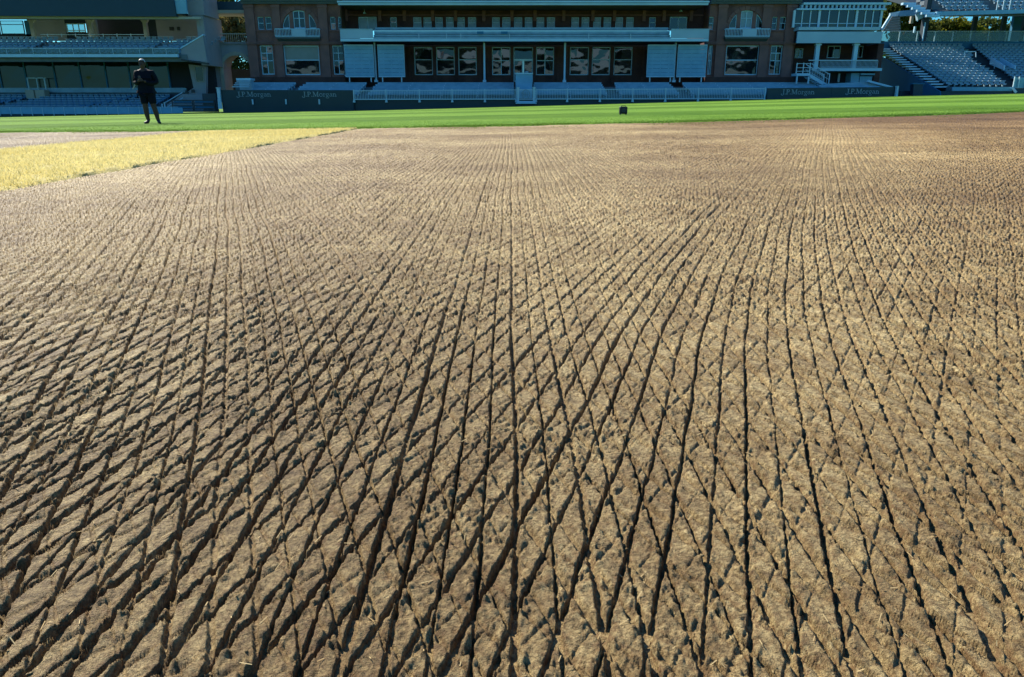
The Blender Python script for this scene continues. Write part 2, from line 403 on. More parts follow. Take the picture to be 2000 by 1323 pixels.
def half_width(y): return 0.71 * y + 0.06
def full_width(y): return 0.82 * y + 0.75
def make_soil():
    ys = [0.40]
    while ys[-1] < 14.3:
        y = ys[-1]; ys.append(y + min(max(0.0024, 0.0031 * y * y), 0.030))
    ys = np.array(ys); nr, nc = len(ys), 1560
    ns = 205                                              # coarser columns out to each side of the fine middle
    hw, fw = half_width(ys)[:, None], full_width(ys)[:, None]
    mid_u = np.linspace(-1, 1, nc - 2 * ns)[None, :]; su = (np.arange(1, ns + 1) / ns)[None, :]
    X = np.concatenate([-(hw + (fw - hw) * su[:, ::-1]), hw * mid_u, hw + (fw - hw) * su], 1)
    Y = np.repeat(ys[:, None], nc, 1)
    # stretch the last metres out to the ragged far edge
    e = edge_y(X); t = np.clip((Y - 10.0) / 4.3, 0, 1)
    Y = np.where(Y > 10, 10 + t * (e - 10), Y)
    dx = np.gradient(X, axis=1); dx = np.maximum(dx, half_width(ys)[:, None] * 2 / (nc - 2 * ns))
    h, near = soil(X, Y, dx)
    instrip = np.clip(np.minimum(X - STRIP0, STRIP1 - X) / 0.06 + 0.5 + 0.4 * vn(X * 0 + 2, Y * 3, 1), 0, 1)
    Z = ground(X, Y) + h * (1 - instrip) - 0.035 * instrip
    o = np_mesh('scarified_soil', np.stack([X, Y, Z], -1).reshape(-1, 3), grid_faces(nr, nc), M['soil'], True)
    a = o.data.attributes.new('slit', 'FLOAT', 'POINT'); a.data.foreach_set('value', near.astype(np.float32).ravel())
    tag(o, kind='structure')
    # coarser soil beyond the near view, on every side
    xs = np.arange(-19, 19.01, 0.08); yy = np.arange(-7, 14.41, 0.13)
    X, Y = np.meshgrid(xs, yy)
    e = edge_y(X); t = np.clip((Y - 10.0) / 4.4, 0, 1); Y = np.where(Y > 10, 10 + t * (e - 10), Y)
    h, near = soil(X, Y, np.full_like(X, 0.02))
    under = ((np.abs(X) < full_width(np.maximum(Y, 0)) - 0.12) & (Y > 0.55)) | ((X > STRIP0) & (X < STRIP1))
    Z = ground(X, Y) + h * 0.3 - np.where(under, 0.09, 0.006)
    o2 = np_mesh('soil_surround', np.stack([X, Y, Z], -1).reshape(-1, 3), grid_faces(len(yy), len(xs)), M['soil'], True)
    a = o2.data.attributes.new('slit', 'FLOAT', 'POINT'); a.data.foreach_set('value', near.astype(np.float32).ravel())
    tag(o2, kind='structure')
make_soil()

# ------------------------------------------------------------------ grass
def grass_material(name, c1, c2, stripes, trans):
    m = bpy.data.materials.new(name); m.use_nodes = True
    nt = m.node_tree; n = nt.nodes; l = nt.links; p = n['Principled BSDF']
    geo = n.new('ShaderNodeNewGeometry')
    t = n.new('ShaderNodeTexNoise'); t.inputs['Scale'].default_value = 0.35; t.inputs['Detail'].default_value = 8; t.inputs['Roughness'].default_value = 0.7
    l.new(geo.outputs['Position'], t.inputs['Vector'])
    r = n.new('ShaderNodeValToRGB'); r.color_ramp.elements[0].position = 0.35; r.color_ramp.elements[1].position = 0.65
    r.color_ramp.elements[0].color = (*c1, 1); r.color_ramp.elements[1].color = (*c2, 1)
    l.new(t.outputs['Fac'], r.inputs['Fac'])
    out = r.outputs['Color']
    if stripes:
        # mowing bands: blades laid one way and then the other by the mower
        sep = n.new('ShaderNodeSeparateXYZ'); l.new(geo.outputs['Position'], sep.inputs[0])
        k = n.new('ShaderNodeMath'); k.operation = 'MULTIPLY'; k.inputs[1].default_value = 0.045; l.new(sep.outputs['X'], k.inputs[0])
        ad = n.new('ShaderNodeMath'); ad.operation = 'ADD'; l.new(sep.outputs['Y'], ad.inputs[0]); l.new(k.outputs[0], ad.inputs[1])
        dv = n.new('ShaderNodeMath'); dv.operation = 'MULTIPLY'; dv.inputs[1].default_value = 2 * math.pi / 13.0; l.new(ad.outputs[0], dv.inputs[0])
        si = n.new('ShaderNodeMath'); si.operation = 'SINE'; l.new(dv.outputs[0], si.inputs[0])
        mr = n.new('ShaderNodeMapRange'); mr.inputs['From Min'].default_value = -0.4; mr.inputs['From Max'].default_value = 0.4
        l.new(si.outputs[0], mr.inputs['Value'])
        rr = n.new('ShaderNodeValToRGB'); rr.color_ramp.elements[0].color = (0.76, 0.80, 0.62, 1); rr.color_ramp.elements[1].color = (1.25, 1.2, 1.15, 1)
        l.new(mr.outputs['Result'], rr.inputs['Fac'])
        x = n.new('ShaderNodeMix'); x.data_type = 'RGBA'; x.blend_type = 'MULTIPLY'; x.inputs['Factor'].default_value = 1.0
        l.new(out, x.inputs['A']); l.new(rr.outputs['Color'], x.inputs['B']); out = x.outputs['Result']
        b = n.new('ShaderNodeBump'); b.inputs['Strength'].default_value = 0.8; b.inputs['Distance'].default_value = 0.05
        t2 = n.new('ShaderNodeTexNoise'); t2.inputs['Scale'].default_value = 30; t2.inputs['Detail'].default_value = 5
        l.new(geo.outputs['Position'], t2.inputs['Vector']); l.new(t2.outputs['Fac'], b.inputs['Height']); l.new(b.outputs['Normal'], p.inputs['Normal'])
    l.new(out, p.inputs['Base Color'])
    p.inputs['Roughness'].default_value = 0.9; p.inputs['Specular IOR Level'].default_value = 0.06
    if trans:
        tl = n.new('ShaderNodeBsdfTranslucent'); l.new(out, tl.inputs['Color'])
        mx = n.new('ShaderNodeMixShader'); mx.inputs[0].default_value = trans
        l.new(p.outputs[0], mx.inputs[1]); l.new(tl.outputs[0], mx.inputs[2]); l.new(mx.outputs[0], n['Material Output'].inputs['Surface'])
    return m
M['lawn'] = grass_material('mown_lawn', (0.095, 0.20, 0.024), (0.145, 0.26, 0.038), True, 0)
M['blade'] = grass_material('grass_blade', (0.085, 0.175, 0.022), (0.14, 0.235, 0.036), False, 0.45)
M['straw'] = grass_material('straw_blade', (0.66, 0.55, 0.20), (0.80, 0.71, 0.34), False, 0.4)
M['strawbase'] = mat('straw_turf', (0.44, 0.36, 0.13), 0.9, 0.1, (9, (0.62, 0.53, 0.22), 0.9, 6), (60, 0.8, 0.02))

def make_outfield():
    xs = np.concatenate([[-1500, -700, -350, -180, -110], np.arange(-80, -19, 3.0), np.arange(-19, 19.01, 0.25), np.arange(21, 81, 3.0), [110, 180, 350, 700, 1500]])
    ys = np.concatenate([[-1500, -700, -300, -150, -80, -40, -20, -7.3, -7.0, -6.9], np.linspace(-4, 12, 9), [13.6, 14.0, 14.4, 14.5, 14.62, 14.9, 15.4, 16, 17, 18, 19, 20, 22, 24, 27, 30, 34, 38, 43, 48, 54, 60, 66, 68, 70, 75, 85, 100, 150, 300, 700, 1500, 3000]])
    X, Y = np.meshgrid(xs, ys)
    e = edge_y(np.clip(X, -19, 19))
    # rows close to the soil follow its ragged far edge
    w = np.interp(Y, [12, 13.6, 15.4, 24], [0, 1, 1, 0])
    Y = Y + w * (e - 14.4) * (np.abs(X) < 40)
    e2 = e
    ins = (np.abs(X) < 18.9) & (Y < e2 + 0.02) & (Y > -6.95)
    Z = ground(X, Y) + np.where(ins, -0.16, 0.022)
    o = np_mesh('outfield_grass', np.stack([X, Y, Z], -1).reshape(-1, 3), grid_faces(len(ys), len(xs)), M['lawn'], True)
    tag(o, kind='structure')
make_outfield()

def blades(name, X, Y, Z, length, width, material, lean=0.5):
    n = len(X)
    a = rng.random(n) * 2 * math.pi; ln = length * (0.6 + 0.8 * rng.random(n)); le = ln * lean * rng.random(n); b = rng.random(n) * 2 * math.pi
    w = width * (0.7 + 0.6 * rng.random(n)) / 2
    base = np.stack([X, Y, Z], -1)
    sx = np.stack([np.cos(a) * w, np.sin(a) * w, 0 * a], -1)
    tip = base + np.stack([np.cos(b) * le, np.sin(b) * le, ln], -1)
    V = np.stack([base - sx, base + sx, tip], 1).reshape(-1, 3)
    o = np_mesh(name, V, np.arange(3 * n).reshape(-1, 3), material)
    return tag(o, kind='stuff')

def make_strip():
    xs = np.linspace(STRIP0, STRIP1, 60); ys = np.linspace(-2.5, 1, 260)
    yy = np.linspace(0, 1, 260)
    X, T = np.meshgrid(xs, yy); Y = -2.5 + T * (edge_y(X) + 2.5)
    side = np.where((X < STRIP0 + 0.03), -1, np.where(X > STRIP1 - 0.03, 1, 0))
    X = X + side * (0.05 * vn(Y * 2.3, Y * 0 + side, 1) + 0.03 * vn(Y * 9, Y * 0 + side, 2))
    Z = ground(X, Y) + 0.006 + 0.012 * vn(X * 0.6, Y * 0.5, 6) + 0.004 * vn(X * 9, Y * 9, 1)
    Z = np.where(side != 0, Z - 0.03, Z)
    o = np_mesh('dry_turf_strip', np.stack([X, Y, Z], -1).reshape(-1, 3), grid_faces(260, 60), M['strawbase'], True)
    tag(o, kind='structure')
    n = 90000
    Y = 1.5 + 13.0 * rng.random(n) ** 1.25
    X = STRIP0 + (STRIP1 - STRIP0) * rng.random(n)
    X += 0.04 * vn(Y * 2.3, Y * 0 + 1, 1) + 0.02 * rng.standard_normal(n)
    keep = (Y < edge_y(X) + 0.02) & (np.abs(X) < 0.8 * Y + 1.2) & (vn(X * 17, Y * 8, 3) + 0.5 * vn(X * 3, Y * 2, 5) > -0.35 - 0.5 * rng.random(n))
    X, Y = X[keep], Y[keep]
    Z = ground(X, Y) + 0.004 + 0.012 * vn(X * 0.6, Y * 0.5, 6)
    o = blades('straw_grass', X, Y, Z, 0.026, 0.008, M['straw'], 1.3)
    tag(o, 'straw yellow dry grass on the strip at the left', 'grass')
make_strip()

def make_fringe():
    n = 80000
    X = -13 + 26 * rng.random(n)
    off = -0.10 + 5.0 * rng.random(n) ** 2.4
    tuft = vn(X * 2.1, off * 2 + 5, 3)
    Y = edge_y(X) + off
    keep = (tuft > -0.75 + 0.9 * (off < 0.05)) & (np.abs(X) < 0.78 * Y)
    X, Y = X[keep], Y[keep]
    Z = ground(X, Y) + 0.016
    o = blades('green_grass', X, Y, Z, 0.017, 0.008, M['blade'], 1.2)
    tag(o, 'short green grass fringing the far edge of the soil', 'grass')
    # sparse weedy blades on the far soil
    n = 9000
    X = -9 + 18 * rng.random(n); off = -1.6 * rng.random(n) ** 2
    Y = edge_y(X) + off
    keep = vn(X * 1.1, Y * 0.9, 2) > 0.15
    X, Y = X[keep], Y[keep]
    o = blades('sparse_grass', X, Y, ground(X, Y), 0.022, 0.006, M['blade'], 1.2)
    tag(o, 'sparse green blades on the far edge of the soil', 'grass')
make_fringe()

def make_crumbs():
    """loose crumbs of soil and slivers of dead thatch lying on the scarified ground"""
    ico_v = []; t = (1 + 5 ** .5) / 2
    V0 = np.array([(-1,t,0),(1,t,0),(-1,-t,0),(1,-t,0),(0,-1,t),(0,1,t),(0,-1,-t),(0,1,-t),(t,0,-1),(t,0,1),(-t,0,-1),(-t,0,1)]) / 1.9
    F0 = np.array([(0,11,5),(0,5,1),(0,1,7),(0,7,10),(0,10,11),(1,5,9),(5,11,4),(11,10,2),(10,7,6),(7,1,8),(3,9,4),(3,4,2),(3,2,6),(3,6,8),(3,8,9),(4,9,5),(2,4,11),(6,2,10),(8,6,7),(9,8,1)])
    n = 900
    Y = 0.42 + 4.2 * rng.random(n) ** 1.7
    X = (rng.random(n) * 2 - 1) * (0.74 * Y + 0.25)
    h, near = soil(X, Y, np.full_like(X, 0.002))
    keep = rng.random(n) < 0.25 + near
    X, Y, h = X[keep], Y[keep], h[keep]; n = len(X)
    r = 0.0008 + 0.0020 * rng.random(n) ** 3 + 0.0004 * Y
    sc = r[:, None] * (0.6 + 0.7 * rng.random((n, 3))); sc[:, 2] *= 0.5
    V = V0[None] * sc[:, None, :] * (0.8 + 0.4 * rng.random((n, 12, 1)))
    a = rng.random(n) * 6.28; c, s = np.cos(a)[:, None], np.sin(a)[:, None]
    V = np.stack([V[..., 0] * c - V[..., 1] * s, V[..., 0] * s + V[..., 1] * c, V[..., 2]], -1)
    V += np.stack([X, Y, ground(X, Y) + h + r * 0.35], -1)[:, None, :]
    Fc = (F0[None] + 12 * np.arange(n)[:, None, None]).reshape(-1, 3)
    o = np_mesh('soil_crumbs', V.reshape(-1, 3), Fc, M['soil'])
    tag(o, 'loose brown crumbs lying on the scarified soil', 'soil', kind='stuff')
    n = 1300
    Y = 0.42 + 6 * rng.random(n) ** 1.6
    X = (rng.random(n) * 2 - 1) * (0.74 * Y + 0.2)
    h, near = soil(X, Y, np.full_like(X, 0.002))
    a = rng.normal(math.pi / 2, 0.7, n); L = 0.003 + 0.009 * rng.random(n); w = 0.0003 + 0.00022 * Y
    d = np.stack([np.cos(a) * L, np.sin(a) * L, 0.006 * (rng.random(n) - 0.4)], -1)
    s = np.stack([-np.sin(a) * w, np.cos(a) * w, 0 * a], -1)
    p = np.stack([X, Y, ground(X, Y) + h + 0.0016], -1)
    V = np.stack([p - d / 2 - s, p - d / 2 + s, p + d / 2 + s, p + d / 2 - s], 1).reshape(-1, 3)
    keep = ~((X > STRIP0) & (X < STRIP1))
    o = np_mesh('thatch_slivers', V.reshape(-1, 4, 3)[keep].reshape(-1, 3), np.arange(4 * keep.sum()).reshape(-1, 4), mat('dead_thatch', (0.34, 0.22, 0.09), 0.8, 0.2, (30, (0.5, 0.4, 0.2), 0.9, 3)))
    tag(o, 'dry straw slivers scattered over the scarified soil', 'straw', kind='stuff')
make_crumbs()

# ------------------------------------------------------------------ building helpers
def holed_wall(mb, x0, x1, z0, z1, holes, Y, depth):
    """front skin of a wall at distance Y with rectangular openings and their reveals"""
    xs = sorted({x0, x1, *[min(max(h[0], x0), x1) for h in holes], *[min(max(h[1], x0), x1) for h in holes]})
    zs = sorted({z0, z1, *[min(max(h[2], z0), z1) for h in holes], *[min(max(h[3], z0), z1) for h in holes]})
    for i in range(len(xs)-1):
        for j in range(len(zs)-1):
            cx, cz = (xs[i]+xs[i+1])/2, (zs[j]+zs[j+1])/2
            if any(h[0] < cx < h[1] and h[2] < cz < h[3] for h in holes): continue
            mb.quad((xs[i],Y,zs[j]),(xs[i+1],Y,zs[j]),(xs[i+1],Y,zs[j+1]),(xs[i],Y,zs[j+1]))
    for a, b, c, d in holes:
        e = Y + depth
        mb.quad((a,Y,c),(a,e,c),(a,e,d),(a,Y,d)); mb.quad((b,Y,c),(b,Y,d),(b,e,d),(b,e,c))
        mb.quad((a,Y,c),(b,Y,c),(b,e,c),(a,e,c)); mb.quad((a,Y,d),(a,e,d),(b,e,d),(b,Y,d))
    mb.quad((x0,Y,z0),(x0,Y+depth+.3,z0),(x0,Y+depth+.3,z1),(x0,Y,z1)); mb.quad((x1,Y,z0),(x1,Y,z1),(x1,Y+depth+.3,z1),(x1,Y+depth+.3,z0))

def rect(px0, py0, px1, py1, Y):
    ym = (py0+py1)/2
    return (WX(px0,ym,Y), WX(px1,ym,Y), WZ(py1,Y), WZ(py0,Y))

def window(parent, r, Y, cols=1, transoms=(), fw=0.07, frame='white', glass='glass', sill=True, name='window', split_top=None):
    """a window part with its frame, each pane and the sill as sub-parts; r = x0,x1,z0,z1; transoms as fractions of height"""
    x0, x1, z0, z1 = r
    mb = MB(); d = 0.10
    mb.box(x0, x0+fw, Y, Y+d, z0, z1); mb.box(x1-fw, x1, Y, Y+d, z0, z1)
    mb.box(x0+fw, x1-fw, Y, Y+d, z0, z0+fw); mb.box(x0+fw, x1-fw, Y, Y+d, z1-fw, z1)
    zc = [z0+fw] + [z0+(z1-z0)*t for t in transoms] + [z1-fw]
    xc = [x0+fw + (x1-x0-2*fw)*i/cols for i in range(cols+1)]
    t = fw*0.4
    for z in zc[1:-1]: mb.box(x0+fw, x1-fw, Y+0.004, Y+d-0.004, z-t, z+t)
    for x in xc[1:-1]: mb.box(x-t, x+t, Y+0.008, Y+d-0.008, z0+fw, z1-fw)
    w = mb.build(name, frame, parent)
    for i in range(cols):
        for j in range(len(zc)-1):
            g = glass[j % len(glass)] if isinstance(glass, (list, tuple)) else glass
            pm = MB()
            ang = random.uniform(-0.016, 0.016); an2 = random.uniform(-0.012, 0.012)
            pm.quad((xc[i], Y+0.05-ang, zc[j]), (xc[i+1], Y+0.05+ang, zc[j]), (xc[i+1], Y+0.05+ang+an2, zc[j+1]), (xc[i], Y+0.05-ang+an2, zc[j+1]))
            pm.build('pane', g, w, fix=False)
    if sill:
        MB().box(x0-0.08, x1+0.08, Y-0.10, Y+0.06, z0-0.12, z0-0.002).build('sill', frame, w)
    return w

# ------------------------------------------------------------------ the pavilion
YF, YB, YT, YM = 68.0, 73.0, 75.4, 78.4        # boundary fence, balcony front, tower fronts, main wall
FLOOR = WZ(161, 74.8)
ROOF = WZ(-60, YT)
pav = thing('cricket_pavilion', 'long red brick pavilion with white balcony between two terracotta towers', 'building', (0, YM, FLOOR))

# ground floor and upper wall of the middle part
zc0, zc1 = FLOOR - 0.4, WZ(84, YM)
gx0, gx1 = WX(664, 120, YM), WX(1386, 120, YM)
gw = [(809,845),(852,888),(895,931),(1113,1150),(1156,1192),(1199,1235)]
fr = [(961,997),(1047,1082)]
holes = [rect(a, 92, b, 147, YM) for a, b in gw + fr]
door = rect(1003, 92, 1041, 160, YM); holes.append(door)
scr = [rect(a, 98, b, 147, YM) for a, b in [(690,722),(748,780),(1274,1308),(1334,1368)]]
holes += scr
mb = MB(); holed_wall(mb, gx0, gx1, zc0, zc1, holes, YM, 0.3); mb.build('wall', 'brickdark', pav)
for r in holes[:6]: window(pav, r, YM+0.15, 1, (0.55,), 0.09)
for r in holes[6:8]: window(pav, r, YM+0.15, 2, (0.52,), 0.09)
for r in scr: window(pav, r, YM+0.15, 2, (0.55,), 0.09)
x0, x1, z0, z1 = door
zt = WZ(117, YM)
window(pav, (x0, x1, zt, z1), YM+0.15, 1, (), 0.09, sill=False, name='fanlight')
for a, b in ((x0, (x0+x1)/2-0.01), ((x0+x1)/2+0.01, x1)):
    d = window(pav, (a, b, z0, zt-0.01), YM+0.15, 1, (0.4,), 0.12, sill=False, name='door')
    MB().box((a+b)/2-0.03+(0.25 if a == x0 else -0.25), (a+b)/2+0.03+(0.25 if a == x0 else -0.25), YM+0.08, YM+0.14, z0+0.95, z0+1.15).build('handle', 'darkmetal', d)
# brick piers between the ground-floor windows
for px in (800, 848, 891, 938, 954, 1000, 1044, 1090, 1107, 1153, 1196, 1242, 1256):
    x = WX(px, 120, YM); MB().box(x-0.14, x+0.14, YM-0.12, YM-0.003, FLOOR, zc1-0.02).build('pier', 'brickdark', pav)

# upper floor behind the balcony
YU = YM - 0.6
uz0, uz1 = WZ(60, YU), WZ(8, YU)
up = [(807,823),(827,843),(850,865),(871,886),(893,908),(914,930),(961,976),(981,997),(1004,1020),(1025,1040),(1048,1063),(1068,1084),
      (1116,1131),(1136,1151),(1159,1174),(1179,1194),(1202,1217),(1223,1238),(762,775),(1268,1281)]
hu = [rect(a, 34, b, 55, YU) for a, b in up]
dd = [rect(700, 33, 736, 60, YU), rect(1308, 33, 1342, 60, YU)]
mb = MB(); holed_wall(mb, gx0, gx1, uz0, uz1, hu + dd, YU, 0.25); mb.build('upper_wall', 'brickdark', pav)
for i, r in enumerate(hu):
    window(pav, r, YU+0.10, 1, (0.5,), 0.07, glass='blind' if i < 18 else 'glass', sill=False)
for i, r in enumerate(dd): window(pav, r, YU+0.10, 2, (), 0.08, sill=False, name='double_door', glass='blind' if i == 0 else 'glass')
MB().box(gx0, gx1, YU-0.14, YU-0.003, WZ(31, YU), WZ(29, YU)).build('string_course', 'terracotta', pav)
for px in (676, 742, 790, 845, 890, 945, 1000, 1045, 1101, 1158, 1200, 1258, 1297, 1350):
    x = WX(px, 25, YU)
    mb = MB(); mb.box(x-0.16, x+0.16, YU-0.22, YU-0.004, WZ(42, YU), WZ(8, YU)-0.02)
    mb.prism_x([(YU-0.24, WZ(20,YU)), (YU-1.3, WZ(8,YU)-0.05), (YU-0.24, WZ(8,YU)-0.05)], x-0.09, x+0.09)
    mb.build('bracket', 'terracotta', pav)
for px, py in ((712, 24), (1330, 20)):
    p = W(px, py, YU-0.9)
    lm = MB().cyl(p + Vector((0,0,0.35)), p, 0.03, 0.03, 6); lm.cyl(p, p - Vector((0,0,0.14)), 0.09, 0.17, 10)
    lm.build('lamp', 'white', pav)

# roof-top canopy edge above the balcony
cx0, cx1 = WX(660, 6, YB), WX(1384, 6, YB)
zt = WZ(10, YB)
can = MB(); can.box(cx0, cx1, YB, YB+0.3, zt, WZ(6.2, YB)); can.box(cx0-0.05, cx1+0.05, YB-0.1, YB+0.3, WZ(5.4, YB), WZ(2, YB))
can.build('canopy_fascia', 'white', pav)
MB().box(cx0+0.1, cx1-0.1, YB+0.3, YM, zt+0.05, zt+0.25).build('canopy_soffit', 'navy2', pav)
for k in range(3):
    z = WZ(2, YB) + 0.12 + k*0.34; y = YB + 0.5 + k*0.8
    MB().box(cx0+0.3, cx1-0.3, y, y+0.35, z, z+0.30).build('roof_bench', 'bench', pav)
MB().box(cx0, cx1, YB+3.2, YM+1, WZ(2, YB), ROOF).build('roof_wall', 'brickdark', pav)

# balcony
bx0, bx1 = WX(665, 78, YB), WX(1384, 78, YB)
MB().box(bx0, bx1, YB, YB+0.35, WZ(81, YB), WZ(75.6, YB)).build('balcony_fascia', 'white', pav)
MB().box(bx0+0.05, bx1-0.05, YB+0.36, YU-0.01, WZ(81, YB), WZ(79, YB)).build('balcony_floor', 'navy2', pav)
e0, e1 = WX(728, 66, YB), WX(1311, 66, YB)
for a, b in ((bx0, e0), (e1, bx1)):
    pn = MB(); pn.box(a, b, YB+0.02, YB+0.14, WZ(75, YB), WZ(58, YB)); 
    pn.box(a, b, YB-0.02, YB+0.18, WZ(58, YB)+0.003, WZ(57, YB)+0.02)
    pn.build('balcony_panel', 'white2', pav)
for py, z2, y in ((72.5, 75, 0.1), (67.5, 70.5, 0.35), (59.5, 65, 0.7), (51, 55.5, 1.4)):
    mb = MB()
    mb.box(e0+0.01, e1-0.01, YB+y, YB+y+0.06, WZ(z2, YB), WZ(py, YB))
    mb.box(e0+0.01, e1-0.01, YB+y+0.07, YB+y+0.5, WZ(z2, YB)-0.05, WZ(z2, YB)+0.03)
    mb.build('balcony_bench', 'bench', pav)
for px in (818, 872, 1150, 995, 900, 1232):
    x = WX(px, 72, YB); MB().box(x-0.03, x+0.03, YB+0.03, YB+0.09, WZ(75.4, YB), WZ(66, YB)).build('balcony_post', 'rail', pav)
for px in (938, 985):           # dark bags left on the balcony ledge
    x = WX(px, 64, YB); tb = MB().box(x-0.3, x+0.3, YB+0.02, YB+0.06, WZ(66.5, YB), WZ(61, YB)); tb.build('balcony_plaque', 'bluewall', pav)
for px in (733, 946, 1103, 1318):
    x = WX(px, 120, 74.4)
    c = MB().cyl((x, 74.4, FLOOR), (x, 74.4, WZ(81, YB)-0.02), 0.10, 0.09, 12); c.box(x-0.16, x+0.16, 74.24, 74.56, FLOOR, FLOOR+0.2)
    c.build('column', 'white', pav)

# towers
def tower(x_l, x_r, arch, bal, lows, talls, big, pil, mirror):
    tw = []
    X0, X1 = WX(x_l, 80, YT), WX(x_r, 80, YT)
    zb, zt = FLOOR-0.6, ROOF
    ac, ar = WX(arch, 55, YT), 33*YT/ (CS+((CY-55)/F)*SN)/F
    az = WZ(56, YT)
    hs = [rect(a, 33, b, 58, YT) for a, b in lows] + [rect(a, 89, b, 146, YT) for a, b in talls] + [rect(big[0], 89, big[1], 147, YT)]
    ah = (ac-ar, ac+ar, az, az+ar)
    mb = MB(); holed_wall(mb, X0, X1, zb, zt, hs+[ah], YT, 0.3)
    # spandrels round the half-round opening
    N = 16
    for sgn in (-1, 1):
        for i in range(N):
            a0, a1 = math.pi/2*i/N, math.pi/2*(i+1)/N
            p0 = (ac+sgn*ar*math.cos(a0), az+ar*math.sin(a0)); p1 = (ac+sgn*ar*math.cos(a1), az+ar*math.sin(a1))
            mb.quad((p0[0],YT,p0[1]),(ac+sgn*ar,YT,p0[1]),(ac+sgn*ar,YT,p1[1]),(p1[0],YT,p1[1]))
            mb.quad((p0[0],YT,p0[1]),(p0[0],YT+.3,p0[1]),(p1[0],YT+.3,p1[1]),(p1[0],YT,p1[1]))
    mb.build('tower_wall', 'brick', pav)
    # archivolt of terracotta blocks
    nb = 11
    for i in range(nb):
        a0, a1 = math.pi*(i+.04)/nb, math.pi*(i+.96)/nb
        q = MB(); r0, r1 = ar+0.03, ar+0.36
        q.prism([(ac+r0*math.cos(a0), az+r0*math.sin(a0)), (ac+r1*math.cos(a0), az+r1*math.sin(a0)), (ac+r1*math.cos(a1), az+r1*math.sin(a1)), (ac+r0*math.cos(a1), az+r0*math.sin(a1))], YT-0.07, YT-0.003)
        q.build('arch_block', 'terracotta', pav)
    # lunette: three lights between two brick mullions
    m0 = ar*0.46
    for a, b in ((-ar, -m0-0.18), (-m0+0.18, m0-0.18), (m0+0.18, ar)):
        pts = []
        for i in range(17):
            x = a + (b-a)*i/16; pts.append((ac+x, az + math.sqrt(max(ar*ar-x*x, 0))-0.02))
        poly = [(ac+a, az+0.02), (ac+b, az+0.02)] + pts[::-1]
        lw = MB()
        for i in range(16):
            lw.bar((pts[i][0], YT+0.2, pts[i][1]-0.03), (pts[i+1][0], YT+0.2, pts[i+1][1]-0.03), 0.1, 0.09)
        for x in (a+0.04, b-0.04):
            h = math.sqrt(max(ar*ar-x*x, 0))
            if h > 0.25: lw.box(ac+x-0.04, ac+x+0.04, YT+0.15, YT+0.25, az+0.02, az+h-0.05)
        lw.box(ac+a, ac+b, YT+0.14, YT+0.26, az, az+0.10)
        if b-a > 0.9:
            lw.box(ac-0.04, ac+0.04, YT+0.152, YT+0.248, az+0.10, az+ar-0.08)
            lw.box(ac+a, ac+b, YT+0.156, YT+0.244, az+ar*0.55, az+ar*0.55+0.05)
        f = lw.build('lunette_window', 'white', pav)
        pm = MB(); k = len(pm.v)
        pm.v += [(x, YT+0.22, z) for x, z in poly]; pm.f.append(tuple(range(len(poly))))
        pm.build('pane', 'glass' if (not mirror or a != -m0+0.18) else 'blind', f)
    for x in (-m0, m0):
        h = math.sqrt(ar*ar-x*x)
        MB().box(ac+x-0.18, ac+x+0.18, YT+0.05, YT+0.32, az, az+h+0.02).build('arch_mullion', 'terracotta', pav)
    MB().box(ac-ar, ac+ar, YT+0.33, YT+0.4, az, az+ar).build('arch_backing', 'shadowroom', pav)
    # balcony under the arch
    b0, b1 = WX(bal[0], 64, YT-0.8), WX(bal[1], 64, YT-0.8)
    Yq = YT-0.8; zl, zh = WZ(73, Yq), WZ(56, Yq)
    fl = MB(); fl.box(b0, b1, Yq, YT-0.003, zl-0.10, zl+0.05); fl.prism_x([(YT-0.004, zl-0.1), (Yq+0.1, zl-0.1), (YT-0.004, zl-0.5)], b0+0.1, b1-0.1)
    fl.build('balconet_floor', 'lead', pav)
    rl = MB(); rl.box(b0, b1, Yq, Yq+0.08, zh-0.07, zh); rl.box(b0, b1, Yq, Yq+0.08, zl+0.06, zl+0.13)
    c0, c1 = b0+(b1-b0)*0.38, b0+(b1-b0)*0.69
    n = 30
    for i in range(n+1):
        x = b0+(b1-b0)*i/n; rl.box(x-0.02, x+0.02, Yq+0.02, Yq+0.06, zl+0.12, zh-0.06)
    for sx in (b0+0.02, b1-0.06): rl.box(sx, sx+0.04, Yq+0.08, YT-0.01, zh-0.07, zh)
    r = rl.build('balconet_railing', 'white', pav)
    MB().box(c0, c1, Yq-0.05, Yq-0.004, zl+0.04, zh-0.02).build('panel', 'white2', r)
    # windows
    for i, rr in enumerate(hs[:len(lows)]): window(pav, rr, YT+0.15, 1, (0.5,), 0.06)
    for rr in hs[len(lows):-1]: window(pav, rr, YT+0.15, 2, (0.48, 0.74), 0.09)
    window(pav, hs[-1], YT+0.15, 1, (0.51,), 0.10, glass='glass' if mirror else ['glass', 'shade'])
    # pilasters, courses, cornice, plinth
    for a, b in pil:
        xa, xb = WX(a, 80, YT), WX(b, 80, YT)
        p = MB(); p.box(xa, xb, YT-0.24, YT-0.003, FLOOR-0.5, WZ(9, YT)); p.box(xa-0.06, xb+0.06, YT-0.3, YT-0.002, FLOOR-0.5, FLOOR+0.5)
        p.box(xa-0.06, xb+0.06, YT-0.3, YT-0.001, WZ(16, YT), WZ(11, YT)); p.build('pilaster', 'terracotta', pav)
    for py0, py1, dp in ((82, 84.5, 0.30), (85.5, 87.5, 0.34), (60, 62, 0.1)):
        MB().box(X0, X1, YT-dp-0.03, YT-0.004, WZ(py1, YT), WZ(py0, YT)).build('string_course', 'terracotta', pav)
    MB().box(X0-0.1, X1+0.1, YT-0.4, YT-0.005, FLOOR-0.5, WZ(151, YT)).build('plinth', 'brickdark', pav)
